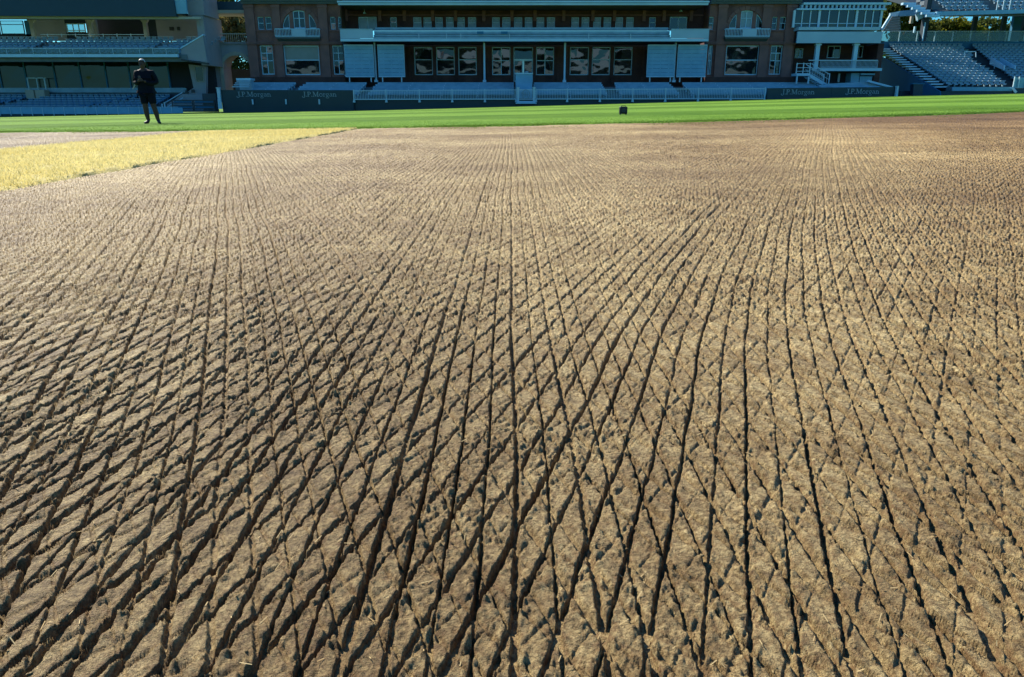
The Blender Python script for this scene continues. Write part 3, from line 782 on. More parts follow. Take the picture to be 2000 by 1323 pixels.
    for py0, py1, dp in ((5.5, 8.5, 0.45), (2, 5, 0.65), (-3, 1.2, 0.9)):
        MB().box(X0-0.05, X1+0.05, YT-dp, YT+0.1, WZ(py1, YT), WZ(py0, YT)).build('cornice', 'lead', pav)
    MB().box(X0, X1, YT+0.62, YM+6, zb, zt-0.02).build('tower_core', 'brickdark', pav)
tower(482, 668, 585, (537, 624), [(503,515),(518,530),(645,655),(660,667)], [(509,534),(650,672)], (555, 624),
      [(484,502),(537,552),(626,643)], False)
tower(1382, 1553, 1457, (1417, 1504), [(1384,1394),(1508,1518),(1523,1535)], [(1504,1527),(1383,1391)], (1417, 1482),
      [(1398,1415),(1484,1501),(1530,1548)], True)

# ------------------------------------------------------------------ sight screens
def sight_screen(px0, px1, label):
    Y = 74.0
    x0, x1 = WX(px0, 120, Y), WX(px1, 120, Y); z0, z1 = WZ(149, Y), WZ(89.5, Y)
    t = thing('sight_screen', label, 'sight screen', ((x0+x1)/2, Y, FLOOR), 'sight screens under the pavilion balcony')
    nb = 8; h = (z1-z0)/nb
    for i in range(nb):
        off = 0.02*(i % 2)
        MB().box(x0+0.05, x1-0.05, Y+off, Y+0.04+off, z0+i*h+0.008, z0+(i+1)*h-0.008).build('slat', 'slat', t)
    f = MB(); f.box(x0, x0+0.08, Y+0.045+0.02, Y+0.14, z0-0.02, z1+0.02); f.box(x1-0.08, x1, Y+0.065, Y+0.14, z0-0.02, z1+0.02)
    f.box(x0, x1, Y-0.02, Y+0.12, z1+0.003, z1+0.09); f.box(x0, x1, Y-0.02, Y+0.12, z0-0.09, z0-0.003)
    f.build('frame', 'white', t)
    for x in (x0+0.35, x1-0.35):
        MB().box(x-0.05, x+0.05, Y+0.05, Y+0.15, FLOOR, z0-0.1).build('leg', 'rail', t)
sight_screen(673, 730, 'white slatted sight screen nearest the left tower')
sight_screen(738, 790, 'white slatted sight screen just left of the tall windows')
sight_screen(1264, 1319, 'white slatted sight screen just right of the tall windows')
sight_screen(1323, 1380, 'white slatted sight screen nearest the right tower')

# ------------------------------------------------------------------ seating terrace in front of the pavilion
ter = thing('seating_terrace', 'white bench terrace stepping up behind the boundary fence to the pavilion', 'terrace', (0, 71, 0))
NT = 6
TY = [68.7 + 0.95*i for i in range(NT+1)]
TZ0, TZ1 = WZ(192, 69), WZ(161.5, 73.6)-0.50
TZ = [TZ0 + (TZ1 - TZ0)*i/(NT-1) for i in range(NT+1)]
def tx(px, i): return WX(px, 168, TY[min(i, NT)])
GAPS = [560, 578, 704, 724, 1004, 1042, 1182, 1206, 1320, 1344]
ENDS = (470, 1612)
for i in range(NT):
    z = TZ[i]
    MB().box(tx(470, i)-0.5, tx(1612, i), TY[i], TY[i+1]-0.003, -2.0, z).build('step', 'step', ter)
    seg = [ENDS[0]] + GAPS + [ENDS[1]]
    for a, b in zip(seg[::2], seg[1::2]):
        x0, x1 = WX(a, 168, 71) + 0.06*(i % 3), WX(b, 168, 71)
        bn = MB()
        bn.box(x0, x1, TY[i]+0.20, TY[i]+0.58, z+0.26, z+0.32)
        bn.box(x0, x1, TY[i]+0.62, TY[i]+0.66, z+0.35, z+0.53)
        bn.build('bench', 'bench', ter)
        n = max(2, int((x1-x0)/3.0)); lg = MB()
        for k in range(n+1):
            x = x0+0.1+(x1-x0-0.2)*k/n
            lg.box(x-0.03, x+0.03, TY[i]+0.26, TY[i]+0.56, z, z+0.255); lg.box(x-0.025, x+0.025, TY[i]+0.585, TY[i]+0.618, z+0.2, z+0.46)
        tag(lg.build('bench_legs', 'rail', ter), kind='stuff')
MB().box(tx(470, 6)-0.5, tx(1612, 6), TY[6], YM+0.3, -2.0, TZ1+0.12).build('top_walk', 'step', ter)
wallm = MB(); wallm.box(WX(690, 200, YF+0.3), WX(1496, 200, YF+0.3), YF+0.30, YF+0.6, -2.2, WZ(194.5, YF)); wallm.build('front_wall', 'boardgreen', ter)
# pale slabs added in place of the sunlit terrace steps by the arch
sunpatch = thing('sunlit_step_slabs', 'pale slabs standing for the sunlit terrace steps beside the arch', 'sunpatch', tuple(W(481, 168, 71)))
hx0, hx1 = WX(466, 158, 71), WX(494, 158, 71)
hb = MB(); hb.box(hx0, hx1, 70.4, 71.6, WZ(157.5, 71), WZ(153.5, 71)); hb.build('lit_step_top', 'white', sunpatch)
for k in range(4):
    MB().box(hx0+0.05-0.08*k, hx1-0.02, 70.3-0.18*k, 70.52-0.18*k, WZ(160+3.7*k, 71), WZ(158.4+3.7*k, 71)).build('thin_slat', 'white', sunpatch)
MB().box(hx0+0.1, hx1-0.1, 70.8, 71.5, WZ(176, 71), WZ(158, 71)).build('lit_step_body', 'white2', sunpatch)

# ------------------------------------------------------------------ boundary fence
def fence(name, pxs, label, y_top, y_bot):
    xs = [WX(p, 185, YF) for p in pxs]
    t = thing(name, label, 'fence', ((xs[0]+xs[-1])/2, YF, gz((xs[0]+xs[-1])/2, YF)), 'white picket fences before the pavilion')
    def zt(x): return WZ(np.interp(x, [WX(690,185,YF), WX(1494,185,YF)], [y_top[0], y_top[1]]), YF)
    def zb(x): return WZ(np.interp(x, [WX(690,185,YF), WX(1494,185,YF)], [y_bot[0], y_bot[1]]), YF)
    for x in xs:
        p = MB(); p.box(x-0.05, x+0.05, YF-0.03, YF+0.07, zb(x)-0.05, zt(x)+0.06)
        p.prism([(x-0.11, zb(x)-0.30), (x+0.11, zb(x)-0.30), (x+0.06, zb(x)-0.05), (x-0.06, zb(x)-0.05)], YF-0.06, YF+0.12)
        p.build('post', 'rail', t)
    for a, b in zip(xs[:-1], xs[1:]):
        r = MB()
        for zz, hh in ((zt, 0.06), (zb, 0.08)):
            r.bar((a+0.052, YF+0.02, zz(a)-hh/2), (b-0.052, YF+0.02, zz(b)-hh/2), 0.05, hh)
        rails = r.build('rails', 'rail', t)
        n = int((b-a)/0.14); pk = MB()
        for i in range(1, n):
            x = a+(b-a)*i/n; pk.box(x-0.018, x+0.018, YF+0.046, YF+0.066, zb(x)-0.02, zt(x)+0.02)
        tag(pk.build('pickets', 'rail', rails), kind='stuff')
fence('picket_fence', [691, 754, 819, 883, 947, 1008], 'white picket fence left of the centre gate', (177, 172.5), (193.5, 192))
fence('picket_fence', [1047, 1108, 1172, 1236, 1300, 1364, 1428, 1494], 'white picket fence right of the centre gate', (177, 172.5), (193.5, 192))
# centre gate and the white step box behind it
gt = thing('player_gate', 'white railed gate with round crest at the middle of the fence', 'gate', tuple(W(1027, 203, YF-0.3)))
g = MB(); Yg = YF-0.25
for px in (1012, 1043):
    x = WX(px, 185, Yg); g.box(x-0.09, x+0.09, Yg, Yg+0.18, WZ(200, Yg), WZ(173, Yg)); g.box(x-0.13, x+0.13, Yg-0.04, Yg+0.22, WZ(173, Yg)+0.003, WZ(171.5, Yg)+0.03)
g.build('gate_post', 'rail', gt)
x0, x1 = WX(1012, 198, Yg)+0.1, WX(1043, 198, Yg)-0.1
b = MB(); b.box(x0-0.32, x1+0.32, Yg-0.3, Yg-0.005, WZ(203, Yg), WZ(200.6, Yg)); b.box(x0-0.2, x1+0.2, Yg-0.15, Yg-0.002, WZ(200.5, Yg), WZ(197.5, Yg)); b.build('gate_step', 'white', gt)
g = MB(); g.box(x0, x1, Yg+0.04, Yg+0.10, WZ(176.5, Yg), WZ(174.8, Yg)); g.box(x0, x1, Yg+0.04, Yg+0.10, WZ(195, Yg), WZ(193.5, Yg))
for i in range(13):
    x = x0+(x1-x0)*(i+.5)/13; g.box(x-0.016, x+0.016, Yg+0.055, Yg+0.085, WZ(194, Yg), WZ(176, Yg))
g.build('gate_leaf', 'rail', gt)
c = W(1027, 184.5, Yg); cr = MB()
for i in range(28):
    a0, a1 = 2*math.pi*i/28, 2*math.pi*(i+1)/28
    cr.bar((c.x+0.33*math.cos(a0), Yg+0.02, c.z+0.37*math.sin(a0)), (c.x+0.33*math.cos(a1), Yg+0.02, c.z+0.37*math.sin(a1)), 0.05, 0.05)
for sx in (-1, 0, 1):
    cr.bar((c.x+sx*0.17-0.05, Yg+0.02, c.z-0.2), (c.x+sx*0.17-0.05, Yg+0.02, c.z+0.2), 0.04, 0.05)
cr.bar((c.x-0.24, Yg+0.02, c.z), (c.x+0.22, Yg+0.02, c.z+0.0), 0.04, 0.05)
cr.build('crest', 'letter', gt)
sb = thing('step_box', 'pale blue boxed steps behind the centre gate', 'steps', tuple(W(1023, 175, 70.5)))
x0, x1 = WX(1007, 160, 70.5), WX(1040, 160, 70.5)
MB().box(x0, x1, 70.5, 73.5, 0.2, WZ(145, 70.5)).build('casing', 'slat', sb)
MB().box(x0-0.04, x1+0.04, 70.42, 73.5, WZ(145, 70.5)+0.003, WZ(143.4, 70.5)+0.02).build('coping', 'white', sb)
for k in range(5):
    MB().box(x0+0.06, x1-0.06, 70.2-0.26*k, 70.47-0.26*k, 0.1, WZ(163, 70.5)-0.17*k).build('tread', 'slat', sb)
p = W(1029, 142, 70.8); hd = MB().cyl(p, p+Vector((0,0,0.12)), 0.2, 0.12, 12); hd.build('dome_lamp', 'letter', sb)

# ------------------------------------------------------------------ lettered boards
def glyphs():
    L = {}
    def line(*a): return ('l',) + a
    def arc(*a): return ('a',) + a
    T, t = 0.17, 0.075
    L['J'] = (0.55, [line(0.36,0.97,0.36,0.05,T), arc(0.17,0.02,0.20,0.22,0,-175,t+.02), line(0.18,0.97,0.54,0.97,t), line(-0.03,0.03,0.06,0.06,0.13)])
    L['.'] = (0.22, [line(0.03,0.06,0.15,0.06,0.13)])
    L['P'] = (0.66, [line(0.17,0.97,0.17,0.03,T), arc(0.27,0.72,0.30,0.24,90,-90,0.12), line(0.02,0.97,0.30,0.97,t), line(0.17,0.48,0.30,0.48,t), line(0.02,0.03,0.34,0.03,t)])
    L['M'] = (1.08, [line(0.17,0.97,0.17,0.03,t), line(0.87,0.97,0.87,0.03,T), line(0.20,0.97,0.53,0.06,T), line(0.53,0.06,0.84,0.97,t), line(0.0,0.97,0.24,0.97,t), line(0.80,0.97,1.03,0.97,t), line(0.03,0.03,0.31,0.03,t), line(0.72,0.03,1.02,0.03,t)])
    L['o'] = (0.62, [arc(0.30,0.32,0.24,0.30,0,360,0.11)])
    L['r'] = (0.48, [line(0.17,0.62,0.17,0.03,0.13), arc(0.33,0.42,0.17,0.18,150,55,t), line(0.40,0.58,0.44,0.52,0.10), line(0.03,0.62,0.20,0.62,t), line(0.03,0.03,0.32,0.03,t)])
    L['g'] = (0.58, [arc(0.27,0.42,0.19,0.19,0,360,0.10), arc(0.27,-0.17,0.23,0.15,0,360,t), line(0.17,0.22,0.16,0.05,t), line(0.16,0.04,0.40,0.0,0.11), line(0.42,0.57,0.55,0.62,t)])
    L['a'] = (0.56, [arc(0.26,0.44,0.15,0.18,150,0,t+.02), line(0.41,0.46,0.41,0.08,0.13), arc(0.24,0.19,0.18,0.16,70,290,0.09), line(0.40,0.06,0.53,0.05,t)])
    L['n'] = (0.68, [line(0.15,0.62,0.15,0.03,0.13), arc(0.33,0.36,0.17,0.25,150,0,t+.02), line(0.50,0.40,0.50,0.03,0.13), line(0.02,0.62,0.17,0.62,t), line(0.02,0.03,0.28,0.03,t), line(0.38,0.03,0.64,0.03,t)])
    return L
GL = glyphs()
def lettering(text, px0, px1, py_base, py_cap, Y, parent):
    tot = sum(GL[c][0] for c in text)
    x0, x1 = WX(px0, py_base, Y), WX(px1, py_base, Y); zb = WZ(py_base, Y); cap = WZ(py_cap, Y)-zb
    sx = (x1-x0)/tot; cur = x0
    for ci, ch in enumerate(text):
        mb = MB(); wd, st = GL[ch]
        for q in st:
            if q[0] == 'l':
                _, a, b, c, d, w = q; P = [(a, b), (c, d)]
            else:
                _, a, b, rx, ry, a0, a1, w = q; n = max(5, int(abs(a1-a0)/18))
                P = [(a+rx*math.cos(math.radians(a0+(a1-a0)*i/n)), b+ry*math.sin(math.radians(a0+(a1-a0)*i/n))) for i in range(n+1)]
            for (u, v), (u2, v2) in zip(P[:-1], P[1:]):
                A = Vector((cur+u*sx, Y, zb+v*cap)); B = Vector((cur+u2*sx, Y, zb+v2*cap))
                d = (B-A); 
                if d.length < 1e-6: continue
                nrm = Vector((-d.z, 0, d.x)).normalized()*w*cap*0.5; e = d.normalized()*w*cap*0.12
                mb.prism([((A-e+nrm).x,(A-e+nrm).z), ((A-e-nrm).x,(A-e-nrm).z), ((B+e-nrm).x,(B+e-nrm).z), ((B+e+nrm).x,(B+e+nrm).z)], Y-0.012-0.0006*len(mb.f)/6, Y)
        mb.build('letter', 'letter', parent)
        cur += wd*sx
def board(px0, px1, y0a, y0b, seams, texts, label, feet):
    Y = YF-0.05
    xa, xb = WX(px0, 195, Y), WX(px1, 195, Y)
    t = thing('sponsor_board', label, 'board', ((xa+xb)/2, Y, gz((xa+xb)/2, Y)), 'dark lettered boards along the boundary')
    sx = [xa] + [WX(s, 195, Y) for s in seams] + [xb]
    for a, b in zip(sx[:-1], sx[1:]):
        za, zb = (WZ(np.interp(v, [xa, xb], [y0a, y0b]), Y) for v in (a, b))
        m = MB(); m.prism([(a+0.006, gz(a, Y)-0.2), (b-0.006, gz(b, Y)-0.2), (b-0.006, zb), (a+0.006, za)], Y, Y+0.2); m.build('panel', 'boardgreen', t)
    for p0, p1, yb, yc in texts: lettering('J.P.Morgan', p0, p1, yb, yc, Y-0.006, t)
    for px, py in feet:
        x = WX(px, py, Y-0.03); z = WZ(py, Y-0.03)
        MB().cyl((x, Y-0.10, z-0.22), (x, Y-0.10, z+0.2), 0.075, 0.075, 8).build('fender', 'rail', t)
board(433, 690, 176, 176.5, (497, 562, 626), [(463, 530, 189, 179.5), (591, 658, 189, 179.5)], 'dark green lettered board left of the picket fence', ((494, 199), (559, 199), (624, 199)))
board(1497, 1746, 172.5, 170, (1560, 1622, 1685), [(1526, 1591, 184.5, 175), (1652, 1717, 183.5, 173.8)], 'dark green lettered board right of the picket fence', ())
for px, y0, y1, lb in ((429, 173, 213, 'pale post ending the left lettered board beside the arch'), (1748.5, 170, 189, 'pale post ending the right lettered board beside the stand')):
    x = WX(px, 195, YF-0.2)
    t = thing('end_post', lb, 'post', (x, YF-0.2, WZ(y1, YF-0.2)))
    p = MB(); zt, zb = WZ(y0, YF-0.2), WZ(y1, YF-0.2); w = 0.13 if px < 1000 else 0.07
    p.box(x-w, x+w, YF-0.3, YF-0.08, zb, zt); p.prism([(x-w*1.2, zb), (x+w*1.7, zb), (x+w*1.02, zb+0.8), (x-w*1.02, zb+0.8)], YF-0.34, YF-0.302); p.build('shaft', 'rail', t)
    MB().box(x-w*1.3, x+w*1.3, YF-0.34, YF-0.04, zt+0.003, zt+0.07).build('cap', 'rail', t)

# ------------------------------------------------------------------ white annex right of the pavilion
YA = 74.6
ann = thing('pavilion_annex', 'white balconied annex with glazed upper floor beside the right tower', 'building', tuple(W(1637, 172, YA)))
def ax(px, py=100, Y=YA): return WX(px, py, Y)
A0, A1 = ax(1551), ax(1722)
MB().box(A0, A1+0.2, YA+4.5, YA+14, -1, WZ(-40, YA)).build('back_wall', 'brickdark', ann)  # unseen bulk deepened and raised so it shades the right stand
MB().box(ax(1570, 7), ax(1741, 7), YA, YA+4.4, WZ(9.2, YA), WZ(5, YA)).build('roof_edge', 'white', ann)
MB().box(ax(1575, 7), ax(1736, 7), YA+1.2, YA+4.4, WZ(5, YA)+0.003, WZ(-12, YA)).build('roof', 'navy2', ann)
for i in range(20):
    x = ax(1568, 14) + (ax(1728, 14)-ax(1568, 14))*i/19
    MB().box(x-0.09, x+0.09, YA+0.1, YA+1.2, WZ(16.6, YA), WZ(9.6, YA)).build('rafter_end', 'white2', ann)
MB().box(A0+0.05, A1-0.05, YA+1.25, YA+4.4, WZ(17, YA), WZ(9.3, YA)).build('frieze', 'bluewall', ann)
MB().box(ax(1556, 18), ax(1730, 18), YA-0.15, YA+4.45, WZ(20.2, YA), WZ(17, YA)).build('cornice', 'white', ann)
mx = [1551, 1567, 1583, 1600, 1619, 1638, 1656, 1673, 1690, 1705, 1721]
z0, z1, zt = WZ(54, YA), WZ(20.4, YA), WZ(46, YA)
for i, px in enumerate(mx):
    x = ax(px, 37); w = 0.10 if i in (0, 3, 7, 10) else 0.045
    MB().box(x-w, x+w, YA+0.05-(0.05 if w > .06 else 0), YA+0.2, z0, z1).build('mullion', 'rail', ann)
for a, b in zip(mx[:-1], mx[1:]):
    xa, xb = ax(a, 37), ax(b, 37)
    for lo, hi in ((z0, zt-0.03), (zt+0.03, z1)):
        MB().quad((xa, YA+0.14+random.uniform(-.01,.01), lo), (xb, YA+0.14+random.uniform(-.01,.01), lo), (xb, YA+0.14, hi), (xa, YA+0.14, hi)).build('pane', 'glass2', ann, fix=False)
    MB().box(xa+0.05, xb-0.05, YA+0.08, YA+0.18, zt-0.03, zt+0.03).build('transom', 'rail', ann)
MB().box(A0-0.05, ax(1719, 57, YA-0.7), YA-0.7, YA+4.4, WZ(60.5, YA), WZ(54.4, YA)).build('balcony_ledge', 'white2', ann)
MB().box(A0-0.1, ax(1722, 72, YA-0.7), YA-0.7, YA-0.5, WZ(84.5, YA-0.7), WZ(62, YA-0.7)).build('balcony_front', 'white2', ann)
MB().box(A0, A1-0.1, YA-0.49, YA+4.4, WZ(84, YA), WZ(81, YA)).build('balcony_floor', 'navy2', ann)
MB().box(A0, A1+0.2, YA+3.2, YA+3.4, FLOOR-2, WZ(84, YA)).build('ground_wall', 'brickdark', ann)
for a, b, c, d in ((1616,90,1641,114), (1670,90,1685,113), (1553,95,1568,114), (1695,92,1708,114)):
    r = rect(a, b, c, d, YA+3.1); window(ann, r, YA+3.08, 2, (), 0.07, sill=False)
for px in (1593, 1667):
    x = ax(px, 110); c = MB(); c.box(x-0.18, x+0.18, YA-0.4, YA-0.04, WZ(136, YA), WZ(85.5, YA)); c.box(x-0.26, x+0.26, YA-0.48, YA+0.04, WZ(89.5, YA), WZ(86.5, YA)); c.build('column', 'white', ann)
MB().box(ax(1596, 136), ax(1716, 136), YA-0.7, YA+3.1, WZ(139.5, YA), WZ(134, YA)).build('floor_slab', 'white', ann)
rl = MB(); rl.box(ax(1575,119), ax(1709,119), YA-0.55, YA-0.49, WZ(119.6, YA), WZ(118, YA)); rl.box(ax(1598,133), ax(1709,133), YA-0.55, YA-0.49, WZ(132.6, YA), WZ(131.6, YA))
rl = rl.build('railing', 'rail', ann)
pk = MB()
for i in range(48):
    x = ax(1598, 125)+(ax(1709,125)-ax(1598,125))*i/47; pk.box(x-0.014, x+0.014, YA-0.535, YA-0.505, WZ(132, YA), WZ(119, YA))
tag(pk.build('balusters', 'rail', rl), kind='stuff')
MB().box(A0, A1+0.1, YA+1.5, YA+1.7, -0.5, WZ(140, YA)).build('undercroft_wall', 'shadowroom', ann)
kio = MB(); kio.box(ax(1664,151), ax(1680,151), YA+0.2, YA+1.4, WZ(161,YA), WZ(143,YA)); kio.box(ax(1681,145), ax(1708,145), YA-0.1, YA+1.4, WZ(147,YA), WZ(143.5,YA)); kio.box(ax(1682,155), ax(1706,155), YA+0.3, YA+1.4, WZ(161,YA), WZ(149,YA)); kio.build('kiosk_counter', 'slat', ann)
MB().box(ax(1648,150), ax(1651,150), YA+1.2, YA+1.45, WZ(160,YA), WZ(143,YA)).build('door_jamb', 'rail', ann)
MB().box(A1-0.3, A1+0.25, YA+0.2, YA+4, -0.5, WZ(85, YA)).build('side_pier', 'brickdark', ann)
# outside stair of the annex
stt = thing('white_stair', 'white railed outside stair descending in front of the annex', 'stair', tuple(W(1580, 165, 72.8)))
YS = 72.6
def sx_(px, py): return WX(px, py, YS)
MB().box(sx_(1556,146), sx_(1583,146), YS, YS+1.4, WZ(148.5,YS), WZ(143.5,YS)).build('landing', 'white', stt)
for px in (1557, 1580):
    MB().box(sx_(px,155)-0.06, sx_(px,155)+0.06, YS+0.05, YS+0.17, WZ(164,YS), WZ(149,YS)).build('leg', 'rail', stt)
p0, p1 = W(1583, 146, YS), W(1618, 167, YS)
for k in range(8):
    f0, f1 = k/8, (k+1)/8
    x0, x1 = p0.x+(p1.x-p0.x)*f0, p0.x+(p1.x-p0.x)*f1; z = p0.z+(p1.z-p0.z)*f0
    MB().box(x0, x1, YS+0.08, YS+1.3, z-0.16, z-0.10).build('tread', 'step', stt)
for y in (YS, YS+1.36):
    MB().bar((p0.x, y+0.02, p0.z-0.1), (p1.x, y+0.02, p1.z-0.1), 0.05, 0.28).build('stringer', 'white', stt)
    hr = MB(); hr.bar((p0.x, y+0.02, p0.z+0.95), (p1.x, y+0.02, p1.z+0.95), 0.05, 0.07); hr.bar((p0.x, y+0.02, p0.z+0.5), (p1.x, y+0.02, p1.z+0.5), 0.03, 0.04)
    hr.box(p1.x-0.04, p1.x+0.04, y-0.01, y+0.05, p1.z-0.1, p1.z+1.05)
    for k in range(1, 8):
        x = p0.x+(p1.x-p0.x)*k/8; z = p0.z+(p1.z-p0.z)*k/8; hr.box(x-0.012, x+0.012, y+0.01, y+0.03, z, z+0.93)
    hr.build('handrail', 'rail', stt)
lr = MB(); xa, xb = sx_(1557,125), sx_(1583,125)
for py in (124, 132, 139): lr.box(xa, xb, YS, YS+0.05, WZ(py+1,YS), WZ(py,YS))
for x in (xa, (xa+xb)/2, xb): lr.box(x-0.04, x+0.04, YS-0.003, YS+0.053, WZ(144,YS), WZ(123,YS))
lr.build('landing_rail', 'rail', stt)
# small sloping wing wall of the terrace at the right
wg = thing('wing_wall', 'low white wall sloping down to the right lettered board', 'wall', tuple(W(1670, 172, 70)))
MB().bar(W(1694, 158.5, 70), W(1742, 171, 70), 0.25, 0.16).build('coping', 'white', wg)
MB().prism([(WX(1612,168,70.2), WZ(185,70.2)), (WX(1745,172,70.2), WZ(182,70.2)), (WX(1742,172,70.2), WZ(171.5,70.2)), (WX(1694,158,70.2), WZ(160,70.2)), (WX(1612,162,70.2), WZ(164,70.2))], 70.2, 70.6).build('body', 'bench', wg)
for k in range(3):
    MB().box(WX(1600,165,69.6), WX(1735-14*k*-0,165,69.6)-0.9*k, 69.0+0.3*k, 69.3+0.3*k, -0.2, WZ(171-2.6*k, 69.6)).build('ledge', 'bench', wg)
# ------------------------------------------------------------------ stadium seat, one mesh shared by every copy
def seat_mesh(name, material, w=0.42):
    mb = MB(); h = w/2
    pr = [(0.28, 0.20), (0.33, 0.34), (0.37, 0.49)]           # curved back, y,z
    for (ya, za), (yb, zb) in zip(pr[:-1], pr[1:]):
        mb.quad((-h, ya-0.05, za), (0, ya, za), (0, yb, zb), (-h, yb-0.05, zb)); mb.quad((0, ya, za), (h, ya-0.05, za), (h, yb-0.05, zb), (0, yb, zb))
    k0 = len(mb.f); mb.box(-h, h, 0.18, 0.40, 0.49, 0.52); k1 = len(mb.f)
    mb.box(-h*0.96, h*0.96, -0.06, 0.26, 0.22, 0.26)           # pan
    mb.quad((-h*0.9, -0.062, 0.255), (h*0.9, -0.062, 0.255), (h*0.7, -0.075, 0.13), (-h*0.7, -0.075, 0.13))
    mb.box(-0.05, 0.05, 0.1, 0.3, 0.0, 0.22)
    me = bpy.data.meshes.new(name); me.from_pydata(mb.v, [], mb.f); me.materials.append(M[material]); me.materials.append(M['white'])
    for i in range(k0, k1): me.polygons[i].material_index = 1  # white top rims paint in the light caught by the seat tops
    return me
SEAT = seat_mesh('seat', 'seat'); SEATB = seat_mesh('seat_blue', 'seat_blue')
def put_seat(me, parent, x, y, z):
    o = bpy.data.objects.new('seat', me); L = base_of(parent)
    o.location = (x-L.x, y-L.y, z-L.z); o.parent = parent; COL.objects.link(o)
def merged_seats(me, parent, pts, name='far_seats'):
    V = np.array([v.co[:] for v in me.vertices]); n = len(V); v = []; f = []
    L = base_of(parent)
    for k, p in enumerate(pts):
        v += (V + np.array(p) - np.array(L)).tolist(); f += [tuple(i+k*n for i in pl.vertices) for pl in me.polygons]
    m2 = bpy.data.meshes.new(name); m2.from_pydata(v, [], f); m2.materials.append(me.materials[0]); m2.materials.append(me.materials[1])
    m2.polygons.foreach_set('material_index', np.tile([pl.material_index for pl in me.polygons], len(pts)))
    o = bpy.data.objects.new(name, m2); o.parent = parent; COL.objects.link(o); tag(o, kind='stuff')
def tiers(parent, x0, x1, ys, zs, material, name='step', bottom=None):
    for i in range(len(ys)-1):
        zb = zs[i]-0.6 if bottom is None else bottom
        MB().box(x0, x1, ys[i], ys[i+1]-0.003, zb, zs[i]).build(name, material, parent)

# ------------------------------------------------------------------ left stand
ls = thing('left_grandstand', 'two tier grandstand with blue seats and dark glass band left of the pavilion', 'grandstand', tuple(W(180, 226, 68.5)))
LX0 = -57.0
def lx(px, py, Y): return WX(px, py, Y)
# lower tier
n = 6; ys = [68.9+0.9*i for i in range(n+1)]
z_a, z_b = WZ(206, 69.2)-0.52, WZ(184, 73.7)-0.52
zs = [z_a+(z_b-z_a)*i/(n-1) for i in range(n)]
xr = lx(312, 200, 71)
tiers(ls, LX0, xr, ys, zs, 'step', bottom=-3.0)
low = []
for i in range(n):
    x = LX0+0.3
    while x < xr-0.3:
        a0 = lx(33, 200, 71)-1.1+0.45*(i-3); a2 = lx(215, 200, 71)-0.6+0.62*(i-2)
        if not (a0 < x < a0+1.3) and not (a2 < x < a2+0.9): low.append((x, ys[i]+0.35, zs[i]))
        x += 0.52
low.sort(key=lambda p: p[1] + max(0, -46-p[0])*5)
front = MB()
for px in range(0, 350, 21):
    x = lx(px, 217, 68.5); 
    MB().box(x+0.03, x+0.97, 68.45, 68.5, WZ(223, 68.5), WZ(210.5, 68.5)).build('front_panel', 'slat', ls)
    MB().box(x-0.025, x+0.025, 68.42, 68.52, WZ(226, 68.5), WZ(209.5, 68.5)).build('front_post', 'rail', ls)
MB().box(LX0, lx(347, 227, 68.5), 68.55, 68.88, -3, WZ(223.5, 68.5)).build('front_wall', 'navy', ls)
MB().box(LX0, lx(348, 210, 68.5), 68.43, 68.51, WZ(210, 68.5), WZ(209, 68.5)).build('top_rail', 'rail', ls)
# rail and glass band behind the lower tier
YG = 74.6
MB().box(LX0, lx(365, 176, YG), YG-0.15, YG, WZ(181, YG), WZ(172, YG)).build('parapet', 'bench', ls)
MB().box(LX0, lx(368, 190, YG), YG-0.10, YG+0.1, WZ(206, YG), WZ(181, YG)-0.004).build('parapet_base', 'navy', ls)
gm = [-60, 0, 50, 107, 157, 207, 253, 290, 330]
for a, b in zip(gm[:-1], gm[1:]):
    xa, xb = lx(a, 145, YG+0.6), lx(b, 145, YG+0.6)
    MB().quad((xa+0.02, YG+0.6, WZ(172, YG)), (xb-0.02, YG+0.6+random.uniform(-.03,.03), WZ(172, YG)), (xb-0.02, YG+0.6, WZ(118, YG)), (xa+0.02, YG+0.6+random.uniform(-.03,.03), WZ(118, YG))).build('glass_panel', 'glass2', ls, fix=False)
    MB().box(xb-0.06, xb+0.06, YG+0.5, YG+0.68, WZ(172, YG), WZ(118, YG)).build('mullion', 'bluewall', ls)
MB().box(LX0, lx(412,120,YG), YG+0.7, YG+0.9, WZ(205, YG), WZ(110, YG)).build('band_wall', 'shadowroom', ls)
# kiosk boxes before the glass
for a, b in ((50, 66), (69, 87)):
    MB().box(lx(a,184,73.4), lx(b,184,73.4), 73.4, 74.2, WZ(193,73.4), WZ(176,73.4)).build('control_cabinet', 'stone', ls)
dr = MB()
for a, b in ((54, 55.5), (72, 73.5), (87, 89)): dr.box(lx(a,165,74.2), lx(b,165,74.2), 74.2, 74.32, WZ(176,74.2), WZ(152,74.2))
dr.box(lx(54,153,74.2), lx(89,153,74.2), 74.2, 74.33, WZ(153.5,74.2), WZ(152,74.2)); dr.build('doorframe', 'rail', ls)
